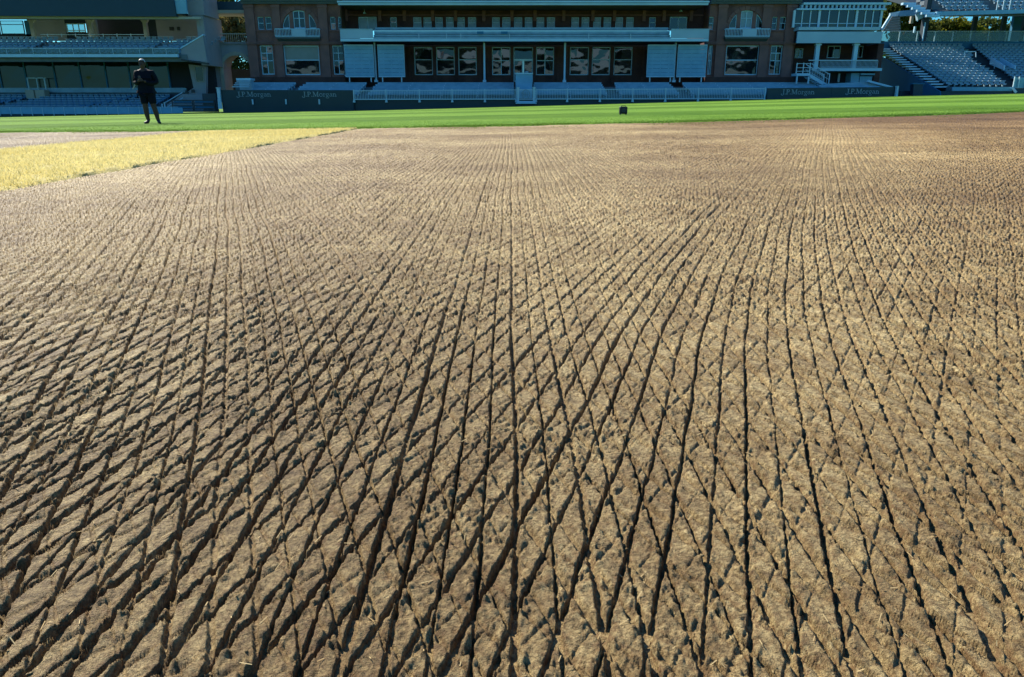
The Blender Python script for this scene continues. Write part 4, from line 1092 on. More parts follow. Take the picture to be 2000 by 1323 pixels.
# upper deck
YD = 70.0
dx1 = lx(347, 109, YD)
MB().box(LX0, dx1, YD, YD+0.3, WZ(112, YD), WZ(106, YD)).build('deck_fascia', 'white', ls)
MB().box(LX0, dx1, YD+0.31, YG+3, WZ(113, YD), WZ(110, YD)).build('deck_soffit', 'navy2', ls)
for px in range(-40, 345, 26):
    x = lx(px, 100, YD); w = lx(px+25, 100, YD)-x
    MB().quad((x, YD+0.1, WZ(106, YD)), (x+w, YD+0.1, WZ(106, YD)), (x+w, YD+0.1, WZ(95.5, YD)), (x, YD+0.1, WZ(95.5, YD))).build('balustrade_glass', 'clearglass', ls, fix=False)
    MB().box(x-0.03, x+0.0, YD+0.06, YD+0.14, WZ(106, YD), WZ(95, YD)).build('balustrade_post', 'rail', ls)
MB().box(LX0, dx1+0.1, YD+0.05, YD+0.15, WZ(95, YD)+0.003, WZ(94, YD)+0.01).build('balustrade_rail', 'rail', ls)
n = 6; ys = [YD+0.5+0.95*i for i in range(n+1)]
z_a, z_b = WZ(95, YD+0.8)-0.52, WZ(71.5, YD+5.6)-0.52
zs = [z_a+(z_b-z_a)*i/(n-1) for i in range(n)]
tiers(ls, LX0, dx1+0.6, ys, zs, 'step')
upr = []
for i in range(n):
    x = LX0+0.3; xe = lx(352, 95, YD) + i*0.42
    while x < xe:
        a0 = lx(30, 85, YD)-0.8+0.28*i; a1 = lx(283, 85, YD)-1.0+0.25*i
        if not (a0 < x < a0+1.5) and not (a1 < x < a1+0.9): upr.append((x, ys[i]+0.35, zs[i]))
        x += 0.55
upr.sort(key=lambda p: p[1] + max(0, -46-p[0])*5)
allseat = [(SEAT, p) for p in upr[:170]] + [(SEATB, p) for p in low[:130]]
for me, p in allseat: put_seat(me, ls, *p)
merged_seats(SEAT, ls, upr[170:]); merged_seats(SEATB, ls, low[130:], 'far_blue_seats')
# sloping end wall of the deck
Ye = 70.6
poly = [(353, 97), (396, 70), (405, 122), (354, 116)]
MB().prism([(WX(a,b,Ye), WZ(b,Ye)) for a, b in poly], Ye, Ye+0.4).build('end_wall', 'concrete', ls)
MB().bar(W(352, 96, Ye-0.05)+Vector((0,0.25,0.04)), W(397, 69, Ye-0.05)+Vector((0,0.25,0.04)), 0.5, 0.09).build('end_coping', 'white', ls)
MB().bar(W(356, 117, Ye), W(407, 125, Ye), 0.5, 0.12).build('end_edge', 'darkmetal', ls)
# columns, beam, back wall, dark upper front
YC = 76.3
zb, zt = WZ(73, YC), WZ(37, YC)
for px in (62, 176, 283):
    x = lx(px, 55, YC); c = MB(); c.box(x-0.17, x+0.17, YC, YC+0.34, zb, zt-0.35)
    c.prism([(x-0.17, zt-0.35), (x+0.17, zt-0.35), (x+0.42, zt), (x-0.42, zt)], YC+0.002, YC+0.338); c.build('column', 'stone', ls)
MB().bar((LX0-3, 71.7, WZ(32, 71.5)-0.05), (lx(392,36,71.5), 71.7, WZ(35.5, 71.5)), 0.5, 0.2).build('beam', 'stone', ls)
YW = YC+2.6
def wl_(a, b, y0, y1, m, nm='back_wall'): MB().box(lx(a,50,YW), lx(b,50,YW), YW, YW+0.3, WZ(y1,YW), WZ(y0,YW)).build(nm, m, ls)
wl_(61, 127, 28, 80, 'concrete'); wl_(127, 168, 28, 46, 'navy2'); wl_(127, 168, 64, 80, 'navy2'); wl_(168, 188, 28, 80, 'concrete'); wl_(-60, 61, 67, 80, 'navy2'); wl_(188, 280, 72, 80, 'navy2')
wl_(305, 395, 28, 80, 'concrete'); wl_(280, 305, 28, 80, 'navy2')
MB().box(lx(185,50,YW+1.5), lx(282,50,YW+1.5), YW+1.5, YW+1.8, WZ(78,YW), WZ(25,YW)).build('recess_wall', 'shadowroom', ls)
wr = rect(129, 46, 166, 64, YW); window(ls, wr, YW+0.05, 3, (0.25,), 0.09, 'rail', 'clearglass', sill=False)
for a, b in ((0, 46), (-60, -2)):
    r = rect(a, 40, b, 67, YW); window(ls, r, YW+0.05, 1, (0.7,), 0.07, 'darkmetal', 'clearglass', sill=False)
MB().box(lx(48,50,YW), lx(60,50,YW), YW, YW+0.25, WZ(74,YW), WZ(40,YW)).build('blue_panel', 'bluewall', ls)
for a, b in ((331,339),(346,351)): MB().box(lx(a,57,YW-0.1), lx(b,57,YW-0.1), YW-0.12, YW-0.004, WZ(60,YW), WZ(53,YW)).build('wall_box', 'darkmetal', ls)
rl = MB(); rl.box(lx(80,68,YC), lx(282,68,YC), YC-0.15, YC-0.10, WZ(68.6,YC), WZ(67.6,YC))
for px in range(95, 282, 27): rl.box(lx(px,70,YC)-0.03, lx(px,70,YC)+0.03, YC-0.16, YC-0.095, WZ(73,YC), WZ(66.5,YC))
rl.build('rear_rail', 'rail', ls)
MB().prism([(LX0, WZ(30, 71)), (lx(344,31,71), WZ(32.5, 71)), (lx(339,0,71), WZ(0,71)), (lx(338,-30,71), WZ(-40,71)), (LX0, WZ(-40,71))], 71, 71.5).build('upper_front', 'navy', ls)
MB().box(LX0, lx(345,30,71), 71.5, YW, WZ(-40, 71), WZ(-44, 71)).build('upper_roof', 'navy2', ls)
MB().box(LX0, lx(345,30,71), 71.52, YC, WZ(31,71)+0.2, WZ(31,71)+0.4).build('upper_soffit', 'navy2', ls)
MB().prism([(lx(343,27,71.2), WZ(27,71.2)), (lx(365,27,71.2), WZ(27,71.2)), (lx(364,0,71.2), WZ(-20,71.2)), (lx(341,0,71.2), WZ(-20,71.2))], 71.2, 71.4).build('pale_panel', 'slat', ls)
# end pier with a curved bracket
pr = MB(); pr.box(lx(365,10,72.5), lx(397,10,72.5), 72.5, 76, WZ(30,72.5), WZ(-40,72.5))
pr.box(lx(388,80,72.6), lx(402,80,72.6), 72.6, 77, WZ(128,72.6), WZ(30,72.5)-0.003)
pts = [(lx(365,30,72.5), WZ(30,72.5)-0.004)]
for i in range(9):
    a = math.pi/2*i/8; pts.append((lx(365,30,72.5)+(lx(388,30,72.5)-lx(365,30,72.5))*math.sin(a), WZ(30,72.5)-0.004-0.9*(1-math.cos(a))))
pts.append((lx(388,30,72.5), WZ(30,72.5)-0.004)); pr.prism(pts, 72.55, 73.2); pr.build('end_pier', 'concrete', ls)
pr = MB(); pr.prism([(lx(368,126,73), WZ(126,73)), (lx(402,130,73), WZ(130,73)), (lx(402,195,73), WZ(195,73)), (lx(360,195,73), WZ(195,73)), (lx(362,182,73), WZ(182,73)), (lx(378,172,73), WZ(172,73))], 73, 73.5); pr.build('corner_wall', 'concrete', ls)
window(ls, rect(382, 130, 398, 160, 72.98), 72.9, 1, (), 0.06, 'stone', 'glass', sill=False)
for px, py in ((364,180),(376,178)): MB().box(lx(px,py,72.8)-0.12, lx(px,py,72.8)+0.12, 72.8, 72.98, WZ(py+3,72.8), WZ(py-3,72.8)).build('wall_lamp', 'darkmetal', ls)
# stair rails down to the field and dark gate at the corner
sr = MB()
for dy in (0, 0.9):
    for dz in (0, 0.45):
        sr.bar(W(356, 181, 70.5+dy)-Vector((0,0,dz)), W(322, 201, 69+dy)-Vector((0,0,dz)), 0.06, 0.07)
    sr.box(lx(322,208,69+dy)-0.05, lx(322,208,69+dy)+0.05, 69+dy-0.03, 69+dy+0.03, WZ(222,69), WZ(200,69)); sr.box(lx(317,208,69+dy)-0.05, lx(317,208,69+dy)+0.05, 69+dy-0.03, 69+dy+0.03, WZ(222,69), WZ(203,69))
sr.build('stair_rail', 'rail', ls)
MB().prism([(lx(325,200,70.9), WZ(219,70.9)), (lx(395,200,70.9), WZ(219,70.9)), (lx(395,190,70.9), WZ(186,70.9)), (lx(356,181,70.9), WZ(184,70.9)), (lx(325,201,70.9), WZ(205,70.9))], 70.9, 71.2).build('stair_wall', 'concrete', ls)
gtx = thing('service_gate', 'dark barred service gate between the left stand and the lettered board', 'gate', tuple(W(378, 218, 68.6)))
for a, b in ((336, 377), (378, 420)):
    gg = MB(); xa, xb = lx(a,205,68.6), lx(b,205,68.6); zz0, zz1 = WZ(218,68.6), WZ(196,68.6)
    for k in range(5): gg.box(xa, xb, 68.6, 68.65, zz0+(zz1-zz0)*k/4.2, zz0+(zz1-zz0)*k/4.2+0.07)
    gg.box(xa, xa+0.07, 68.59, 68.66, zz0, zz1); gg.box(xb-0.07, xb, 68.59, 68.66, zz0, zz1); gg.build('gate_leaf', 'darkmetal', gtx)
    for k in range(2): MB().box(xa+0.15, xb-0.15, 68.66, 68.69, zz0+0.25+k*0.45, zz0+0.45+k*0.45).build('slat_panel', 'bluewall', gtx)
MB().box(lx(398,210,68.7), lx(424,210,68.7), 68.7, 69.1, WZ(219,68.7), WZ(183,68.7)).build('gate_pier', 'navy', gtx)

# ------------------------------------------------------------------ arched link between stand and pavilion
YL = 76.2
lk = thing('arched_link', 'pale rendered link building with round arch and open loggia beside the left tower', 'building', tuple(W(440, 180, YL)))
lx0, lx1 = lx(403, 100, YL), lx(489, 100, YL)
zt, zb = WZ(86, YL), WZ(190, YL)
ax0, ax1 = lx(434, 140, YL), lx(494, 140, YL); ac, ar = (ax0+ax1)/2, (ax1-ax0)/2
asp = WZ(105, YL) - ar*0.92
mb = MB(); Nn = 14
mb.box(lx0, ax0-0.001, YL, YL+2.5, zb, zt)
arcp = [(ac+ar*math.cos(math.pi*i/Nn), asp+ar*0.92*math.sin(math.pi*i/Nn)) for i in range(Nn+1)]
mb.prism([(ax1, zt)] + arcp + [(ax0, zt)], YL, YL+2.5)
mb.build('wall', 'concrete', lk)
tr = MB()
for i in range(Nn):
    a, b = arcp[i], arcp[i+1]; tr.bar((a[0], YL-0.03, a[1]), (b[0], YL-0.03, b[1]), 0.14, 0.34)
tr.box(ax0-0.17, ax0+0.17, YL-0.1, YL-0.004, zb, asp); tr.build('arch_trim', 'stone', lk)
MB().box(lx0, lx1, YL-0.2, YL+2.6, zt+0.002, zt+0.14).build('loggia_floor', 'concrete', lk)
for px in (408, 417): MB().box(lx(px,60,YL)-0.13, lx(px,60,YL)+0.13, YL, YL+0.3, zt+0.143, WZ(28, YL)).build('loggia_post', 'concrete', lk)
MB().box(lx(398,24,YL), lx(482,24,YL), YL-0.3, YL+2.6, WZ(27,YL), WZ(20.5,YL)).build('eaves', 'stone', lk)
MB().prism([(lx(398,20,YL), WZ(20,YL)), (lx(482,20,YL), WZ(20,YL)), (lx(482,4,YL), WZ(4,YL)), (lx(402,4,YL), WZ(4,YL))], YL-0.25, YL+2.5).build('roof', 'navy', lk)
rl = MB(); rl.box(lx(420,66,YL), lx(482,66,YL), YL+0.1, YL+0.16, WZ(67,YL), WZ(65,YL))
for i in range(16):
    x = lx(421,75,YL)+(lx(482,75,YL)-lx(421,75,YL))*i/15; rl.box(x-0.02, x+0.02, YL+0.11, YL+0.15, zt+0.142, WZ(66,YL))
rl.build('loggia_railing', 'stone', lk)
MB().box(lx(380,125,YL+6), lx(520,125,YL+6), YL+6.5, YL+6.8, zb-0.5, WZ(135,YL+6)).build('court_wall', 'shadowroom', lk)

# ------------------------------------------------------------------ right stand
rs = thing('right_grandstand', 'raked stand of pale seats with covered upper tier at the far right', 'grandstand', tuple(W(1900, 184, 71)))
n = 17
YR0, YR1 = 72.0, 84.0
ys = [YR0+(YR1-YR0)*i/(n-1) for i in range(n)] + [YR1+0.9]
zA, zB = WZ(157.5, YR0)-0.52, WZ(85, YR1)-0.52
zs = [zA+(zB-zA)*i/(n-1) for i in range(n)]
XS0 = WX(1853, 165, YR0); XA0 = WX(1972, 165, YR0); XEND = 62.0
XAt, XBt = WX(1887, 87, YR1), WX(1910, 87, YR1)
for i in range(n):
    MB().box(XS0-0.1, XEND, ys[i], ys[i+1]-0.003, zs[i]-(1.2), zs[i]).build('terrace_step', 'navy2' , rs)
    MB().box(XS0-1.25, XS0-0.12, ys[i]-0.05, ys[i+1]-0.055, zs[i]-0.10, zs[i]+0.02).build('stair_tread', 'rail', rs)
ra, rb = [], []
for i in range(n):
    t = i/(n-1); xe = XA0+(XAt-XA0)*t; xb = WX(2000,160,YR0)+0.2+(XBt-WX(2000,160,YR0)-0.2)*t
    x = XS0+0.25
    while x < xe-0.2:
        if not (7 <= i <= 11 and x > xe-0.7): ra.append((x, ys[i]+0.3, zs[i]))
        x += 0.56
    x = xb
    while x < XEND-0.5: rb.append((x, ys[i]+0.3, zs[i])); x += 0.56
vis = ra + [p for p in rb if p[0]/p[1] < 0.72]; rest = [p for p in rb if p[0]/p[1] >= 0.72]
vis.sort(key=lambda p: p[1]); 
for p in vis[:300]: put_seat(SEAT, rs, *p)
merged_seats(SEAT, rs, vis[300:]+rest)
# side wall facing the annex
MB().prism_x([(YR0-1.6, zb-0.5), (YR1+1, zb-0.5), (YR1+1, zs[-1]-0.25), (YR0-1.2, zs[0]-0.45)], XS0-1.35, XS0-1.27).build('side_wall', 'bluewall', rs)
MB().box(XS0-1.3, WX(1978,175,71), 71.0, 71.3, -1.0, WZ(178.5,71)).build('base_wall', 'navy', rs)
MB().box(XS0-0.2, WX(1978,175,70.8), 70.85, 71.0-0.004, WZ(178,70.8), WZ(170.5,70.8)).build('front_panel', 'slat', rs)
MB().box(XS0-0.2, XEND, 71.3, 72.0-0.004, -1, zs[0]-0.05).build('front_walk', 'step', rs)
for px in (1981, 1990, 2004, 2020):
    MB().box(WX(px,160,70.9)-0.05, WX(px,160,70.9)+0.05, 70.85, 70.95, WZ(172,70.9), WZ(150,70.9)).build('gate_post', 'rail', rs)
MB().box(WX(1981,160,71), XEND, 71.0, 71.02, WZ(172,71), WZ(152,71)).build('gate_glass', 'slat', rs)
MB().box(WX(1979,178,71), XEND, 71.0, 71.28, -1, WZ(173,71)).build('base_wall', 'navy', rs)
MB().bar(W(1977, 171, 70.7), W(1985, 181, 70.4), 0.12, 0.18).build('kerb', 'white', rs)
MB().prism([(WX(1785,175,70.9), WZ(186,70.9)), (WX(1803,175,70.9), WZ(186,70.9)), (WX(1803,164,70.9), WZ(165,70.9)), (WX(1785,164,70.9), WZ(165,70.9))], 70.9, 71.5).build('stub_pier', 'navy', rs)
MB().box(WX(1783,163,70.8), WX(1806,163,70.8), 70.8, 71.6, WZ(165,70.8)+0.002, WZ(162.5,70.8)).build('stub_cap', 'bluewall', rs)
MB().box(WX(1758,178,72), WX(1785,178,72), 72, 72.3, WZ(190,72), WZ(178,72)).build('field_door', 'navy', rs)
# entrance walls in the middle of the seats
t = 0.55; Yv = 78.6; 
xv0, xv1 = WX(1909, 120, Yv), WX(1932, 120, Yv)
MB().prism_x([(Yv-2.4, WZ(137,Yv-2.4)), (Yv, WZ(126,Yv)), (Yv, WZ(112,Yv)), (Yv-2.4, WZ(128,Yv-2.4))], xv0+1.25, xv0+1.37).build('entrance_wall', 'white', rs)
MB().prism_x([(Yv-2.6, WZ(136,Yv-2.6)), (Yv, WZ(122,Yv)), (Yv, WZ(113,Yv)), (Yv-2.6, WZ(129,Yv-2.6))], xv0+2.2, xv0+2.3).build('entrance_wall', 'white', rs)
er = MB()
for a, b in (((1884,101),(1906,101)), ((1906,101),(1906,112)), ((1884,101),(1884,110)), ((1933,124),(1942,124)), ((1942,124),(1942,137)), ((1972,123),(1972,146)), ((1960,146),(1972,146))):
    er.bar(W(*a, Yv-1), W(*b, Yv-1), 0.06, 0.06)
er.build('entrance_rail', 'rail', rs)
# glass balustrade behind the back row
YQ = 85.2
MB().box(XS0-2.5, XEND, YQ-0.2, YQ+6, zs[-1]-0.4, zs[-1]-0.05).build('rear_concourse', 'step', rs)
MB().box(XS0-2.4, XEND, YQ-0.28, YQ-0.21, zs[-1]-0.6, WZ(81.5, YQ)).build('rear_upstand', 'bluewall', rs)
px0 = 1722
xs_ = np.arange(WX(1722,70,YQ), XEND, 1.9)
for a, b in zip(xs_[:-1], xs_[1:]):
    MB().quad((a+0.04, YQ, WZ(81,YQ)), (b-0.04, YQ, WZ(81,YQ)), (b-0.04, YQ, WZ(63,YQ)), (a+0.04, YQ, WZ(63,YQ))).build('balustrade_glass', 'clearglass', rs, fix=False)
    MB().box(a-0.04, a+0.04, YQ-0.06, YQ+0.06, WZ(82,YQ), WZ(62,YQ)).build('balustrade_post', 'rail', rs)
MB().box(xs_[0], XEND, YQ-0.05, YQ+0.05, WZ(62,YQ), WZ(60.8,YQ)).build('balustrade_rail', 'rail', rs)
# upper tier
YU2 = 79.0
ux0 = WX(1830, 25, YU2)
fa = MB(); fa.prism([(ux0, WZ(31,YU2)), (XEND+3, WZ(18,YU2)), (XEND+3, WZ(10,YU2)), (ux0, WZ(23,YU2))], YU2, YU2+0.4); fa.build('upper_fascia', 'slat', rs)
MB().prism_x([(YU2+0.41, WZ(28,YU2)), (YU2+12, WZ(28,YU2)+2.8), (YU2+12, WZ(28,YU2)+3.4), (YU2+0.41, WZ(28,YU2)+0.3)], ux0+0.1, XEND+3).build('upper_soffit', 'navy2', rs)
for i in range(6):
    y = YU2+0.6+i*0.85; z = WZ(22,YU2)+0.05+i*0.42
    MB().box(ux0+0.2, XEND+3, y, y+0.84, z-0.4, z).build('upper_step', 'step', rs)
    x = ux0+1.6
    while x < XEND:
        if not (WX(1944,10,YU2) < x < WX(1968,10,YU2)): put_seat(SEAT, rs, x, y+0.3, z+0.02+0.012*(x-ux0))
        x += 0.62
up_r = MB()
for px in (1950, 1962, 1975): up_r.box(WX(px,8,YU2)-0.04, WX(px,8,YU2)+0.04, YU2+0.1, YU2+0.16, WZ(22,YU2), WZ(-4,YU2))
up_r.build('aisle_rail', 'rail', rs)
# stepped white end of the upper tier
for i in range(6):
    xx = WX(1834-5*i, 30, YU2-0.3)
    MB().box(xx-1.2, xx+0.1, YU2-0.3+0.5*i, YU2+0.19+0.5*i, WZ(34-6*i,YU2), WZ(29.5-6*i,YU2)).build('end_step', 'white', rs)
eb = MB(); eb.prism([(WX(1793,40,80.5), WZ(40,80.5)), (WX(1806,35,80.5), WZ(33,80.5)), (WX(1806,16,80.5), WZ(17,80.5)), (WX(1791,26,80.5), WZ(26,80.5))], 80.5, 80.9); eb.build('end_block', 'white', rs)
MB().box(WX(1806,40,80.2), WX(1815,40,80.2), 80.2, 80.8, WZ(80,80.2), WZ(-10,80.2)).build('upper_column', 'navy2', rs)
MB().box(WX(1804.2,60,80.1), WX(1806,60,80.1), 80.1, 80.19, WZ(80,80.1), WZ(44,80.1)).build('lit_column_edge', 'white', rs)  # white strip paints the sunlit left side of the dark column
MB().bar(W(1757, 27, 83), W(1795, 25, 82), 0.3, 0.5).build('link_beam', 'slat', rs)
MB().bar(W(1738, 30, 83.2), W(1759, 26, 83.2), 0.3, 0.4).build('link_beam', 'white', rs)
MB().box(WX(1779,40,84), WX(1784,40,84), 84, 84.3, WZ(46,84), WZ(32,84)).build('hanger', 'stone', rs)
MB().box(WX(1786,57,84), WX(1789,57,84), 84, 84.2, WZ(64,84), WZ(52,84)).build('hanger', 'white', rs)
for i in range(9):
    a = W(1722+2.5+i*2.0, 59-i*3.2, 82.5); b = W(1757-i*0.2, 60-i*3.2, 82.5)
    MB().bar(a, b, 0.5, 0.10).build('thin_slat', 'concrete', rs)
MB().bar(W(1722, 59, 82.3), W(1740, 30, 82.3), 0.25, 0.22).build('louvre_edge', 'white', rs)
MB().box(WX(1980,40,88), XEND+4, 88, 88.4, WZ(80,88), WZ(0,88)).build('rear_wall', 'bluewall', rs)
for px in (1905, 1962, 2003): MB().box(WX(px,50,86)-0.2, WX(px,50,86)+0.2, 86, 86.4, WZ(82,86), WZ(20,86)).build('rear_column', 'navy2', rs)

# ------------------------------------------------------------------ trees behind
def leaf_mat(name, c1, c2):
    m = grass_material(name, c1, c2, False, 0.4); return m
M['leaf'] = leaf_mat('leaf_green', (0.05, 0.075, 0.018), (0.10, 0.12, 0.03))
M['leaf2'] = leaf_mat('leaf_olive', (0.12, 0.11, 0.035), (0.22, 0.18, 0.07))
M['leaf3'] = leaf_mat('leaf_lime', (0.14, 0.16, 0.015), (0.26, 0.25, 0.03))
def tree(px, py_top, py_bot, Y, rx, label, leaf, n=2600, trunk_r=0.22, group='trees beyond the stands'):
    top = WZ(py_top, Y); mid = WZ(py_bot, Y); x = WX(px, (py_top+py_bot)/2, Y); g0 = -0.5
    t = thing('broadleaf_tree', label, 'tree', (x, Y, g0), group)
    tr = MB(); tr.cyl((x, Y, g0), (x+0.2, Y, mid+0.4*(top-mid)), trunk_r, trunk_r*0.45, 9)
    for i in range(9):
        a = i*2.4; z = mid+(top-mid)*(0.0+0.07*i); q = Vector((x+math.cos(a)*rx*0.7, Y+math.sin(a)*rx*0.6, z+(top-mid)*0.3))
        tr.cyl((x+0.1, Y, z-0.2), q, trunk_r*0.35, 0.03, 6)
    tr.build('trunk', 'bark', t)
    cz, rz = (top+mid)/2, (top-mid)/2
    cl = []
    while len(cl) < 34:
        p = rng.uniform(-1, 1, 3)
        if 0.35 < np.linalg.norm(p) < 1: cl.append(p)
    cl = np.array(cl); c = cl[rng.integers(0, 34, n)] * np.array([rx, rx*0.8, rz]) + rng.normal(0, 1, (n, 3)) * np.array([rx, rx, rz])*0.16 + np.array([x, Y, cz])
    s = rng.uniform(0.14, 0.34, n)[:, None]
    u = rng.normal(size=(n, 3)); u /= np.linalg.norm(u, axis=1)[:, None]; v = np.cross(u, rng.normal(size=(n, 3))); v /= np.linalg.norm(v, axis=1)[:, None]
    V = np.stack([c-u*s, c+v*s*0.55, c+u*s, c-v*s*0.55], 1).reshape(-1, 3) - np.array([x, Y, g0])
    o = np_mesh('crown', V, np.arange(4*n).reshape(-1, 4), M[leaf]); o.parent = t
tree(452, 20, 110, 92, 3.2, 'olive leaved tree seen through the loggia beside the left tower', 'leaf2', 4200)
tree(470, 105, 190, 90, 3.0, 'tree with pale leaves seen through the round arch', 'leaf', 3200)
tree(428, -20, 60, 98, 3.4, 'tall tree rising above the dark loggia roof', 'leaf', 2600)
tree(1757, -14, 66, 94, 3.6, 'dark tree between the annex roof and the right stand', 'leaf', 4200)
tree(1862, 36, 88, 96, 2.6, 'bright lime tree glimpsed under the upper tier', 'leaf3', 2600)
tree(1822, 34, 92, 97, 2.6, 'dark bush left of the lime tree under the upper tier', 'leaf', 2600)
tree(1925, 38, 92, 98, 3.8, 'dark broad tree right of the lime tree under the upper tier', 'leaf', 3200)
tree(1785, 40, 95, 95, 2.4, 'small dark tree behind the balustrade corner by the louvres', 'leaf', 2200)

# ------------------------------------------------------------------ stand across the ground, mirrored in the windows
fs = thing('opposite_grandstand', 'long white canopied stand across the ground behind the viewer', 'grandstand', (0, -88, 0))
tiers(fs, -75, 75, [-78-1.2*i for i in range(9)][::-1], [1.0+0.5*i for i in range(9)][::-1][:8], 'bench', bottom=-2)
MB().box(-75, 75, -90, -89.4, -2, 14).build('rear_wall', 'concrete', fs)
MB().box(-75, 75, -84, -83.4, 7.0, 8.6).build('deck_front', 'white', fs)
for x in range(-75, 76, 10): MB().box(x-0.3, x+0.3, -84.5, -83.9, -2, 13).build('column', 'white', fs)
for x in range(-70, 71, 10):
    r = MB(); r.v += [(x-5,-92,12.5),(x+5,-92,12.5),(x+5,-80,12.5),(x-5,-80,12.5),(x,-86,17.5)]; r.f += [(0,1,4),(1,2,4),(2,3,4),(3,0,4),(3,2,1,0)]
    r.build('canopy_peak', 'white', fs)
for k, x in enumerate(range(-72, 73, 12)):
    MB().box(x-3.5, x+3.5, -89.3, -89.1, 9.2, 11.6).build('rear_opening', 'navy2', fs)

# ------------------------------------------------------------------ loudspeaker on the grass
Ysp = 22.0
pf = W(1217, 221, Ysp); zg = gz(pf.x, Ysp)+0.02
sp = thing('field_speaker', 'small black rounded box standing alone on the green outfield', 'speaker', (pf.x, Ysp, zg))
def round_box(cx, cy, cz, w, d, h, r):
    bm = bmesh.new(); bmesh.ops.create_cube(bm, size=1)
    for v in bm.verts: v.co = Vector((cx+v.co.x*w, cy+v.co.y*d, cz+v.co.z*h))
    bmesh.ops.bevel(bm, geom=list(bm.edges), offset=r, segments=3, affect='EDGES', profile=0.6)
    mb = MB(); mb.v = [tuple(v.co) for v in bm.verts]; bm.verts.index_update(); mb.f = [tuple(v.index for v in f.verts) for f in bm.faces]; bm.free(); return mb
b = round_box(pf.x, Ysp, zg+0.12, 0.22, 0.20, 0.20, 0.035); b.build('casing', mat('black_plastic', (0.008, 0.010, 0.012), 0.5, 0.4), sp)
MB().cyl((pf.x, Ysp-0.101, zg+0.12), (pf.x, Ysp-0.108, zg+0.12), 0.06, 0.06, 16).build('cone', 'darkmetal', sp)
hd = MB()
for sgn in (-1, 1): hd.bar((pf.x+sgn*0.06, Ysp, zg+0.218), (pf.x+sgn*0.05, Ysp, zg+0.245), 0.015, 0.015)
hd.bar((pf.x-0.055, Ysp, zg+0.245), (pf.x+0.055, Ysp, zg+0.245), 0.02, 0.015); hd.build('handle', 'darkmetal', sp)
for sx in (-1, 1):
    for sy in (-1, 1): MB().cyl((pf.x+sx*0.08, Ysp+sy*0.07, zg-0.01), (pf.x+sx*0.08, Ysp+sy*0.07, zg+0.025), 0.016, 0.016, 8).build('foot', 'darkmetal', sp)

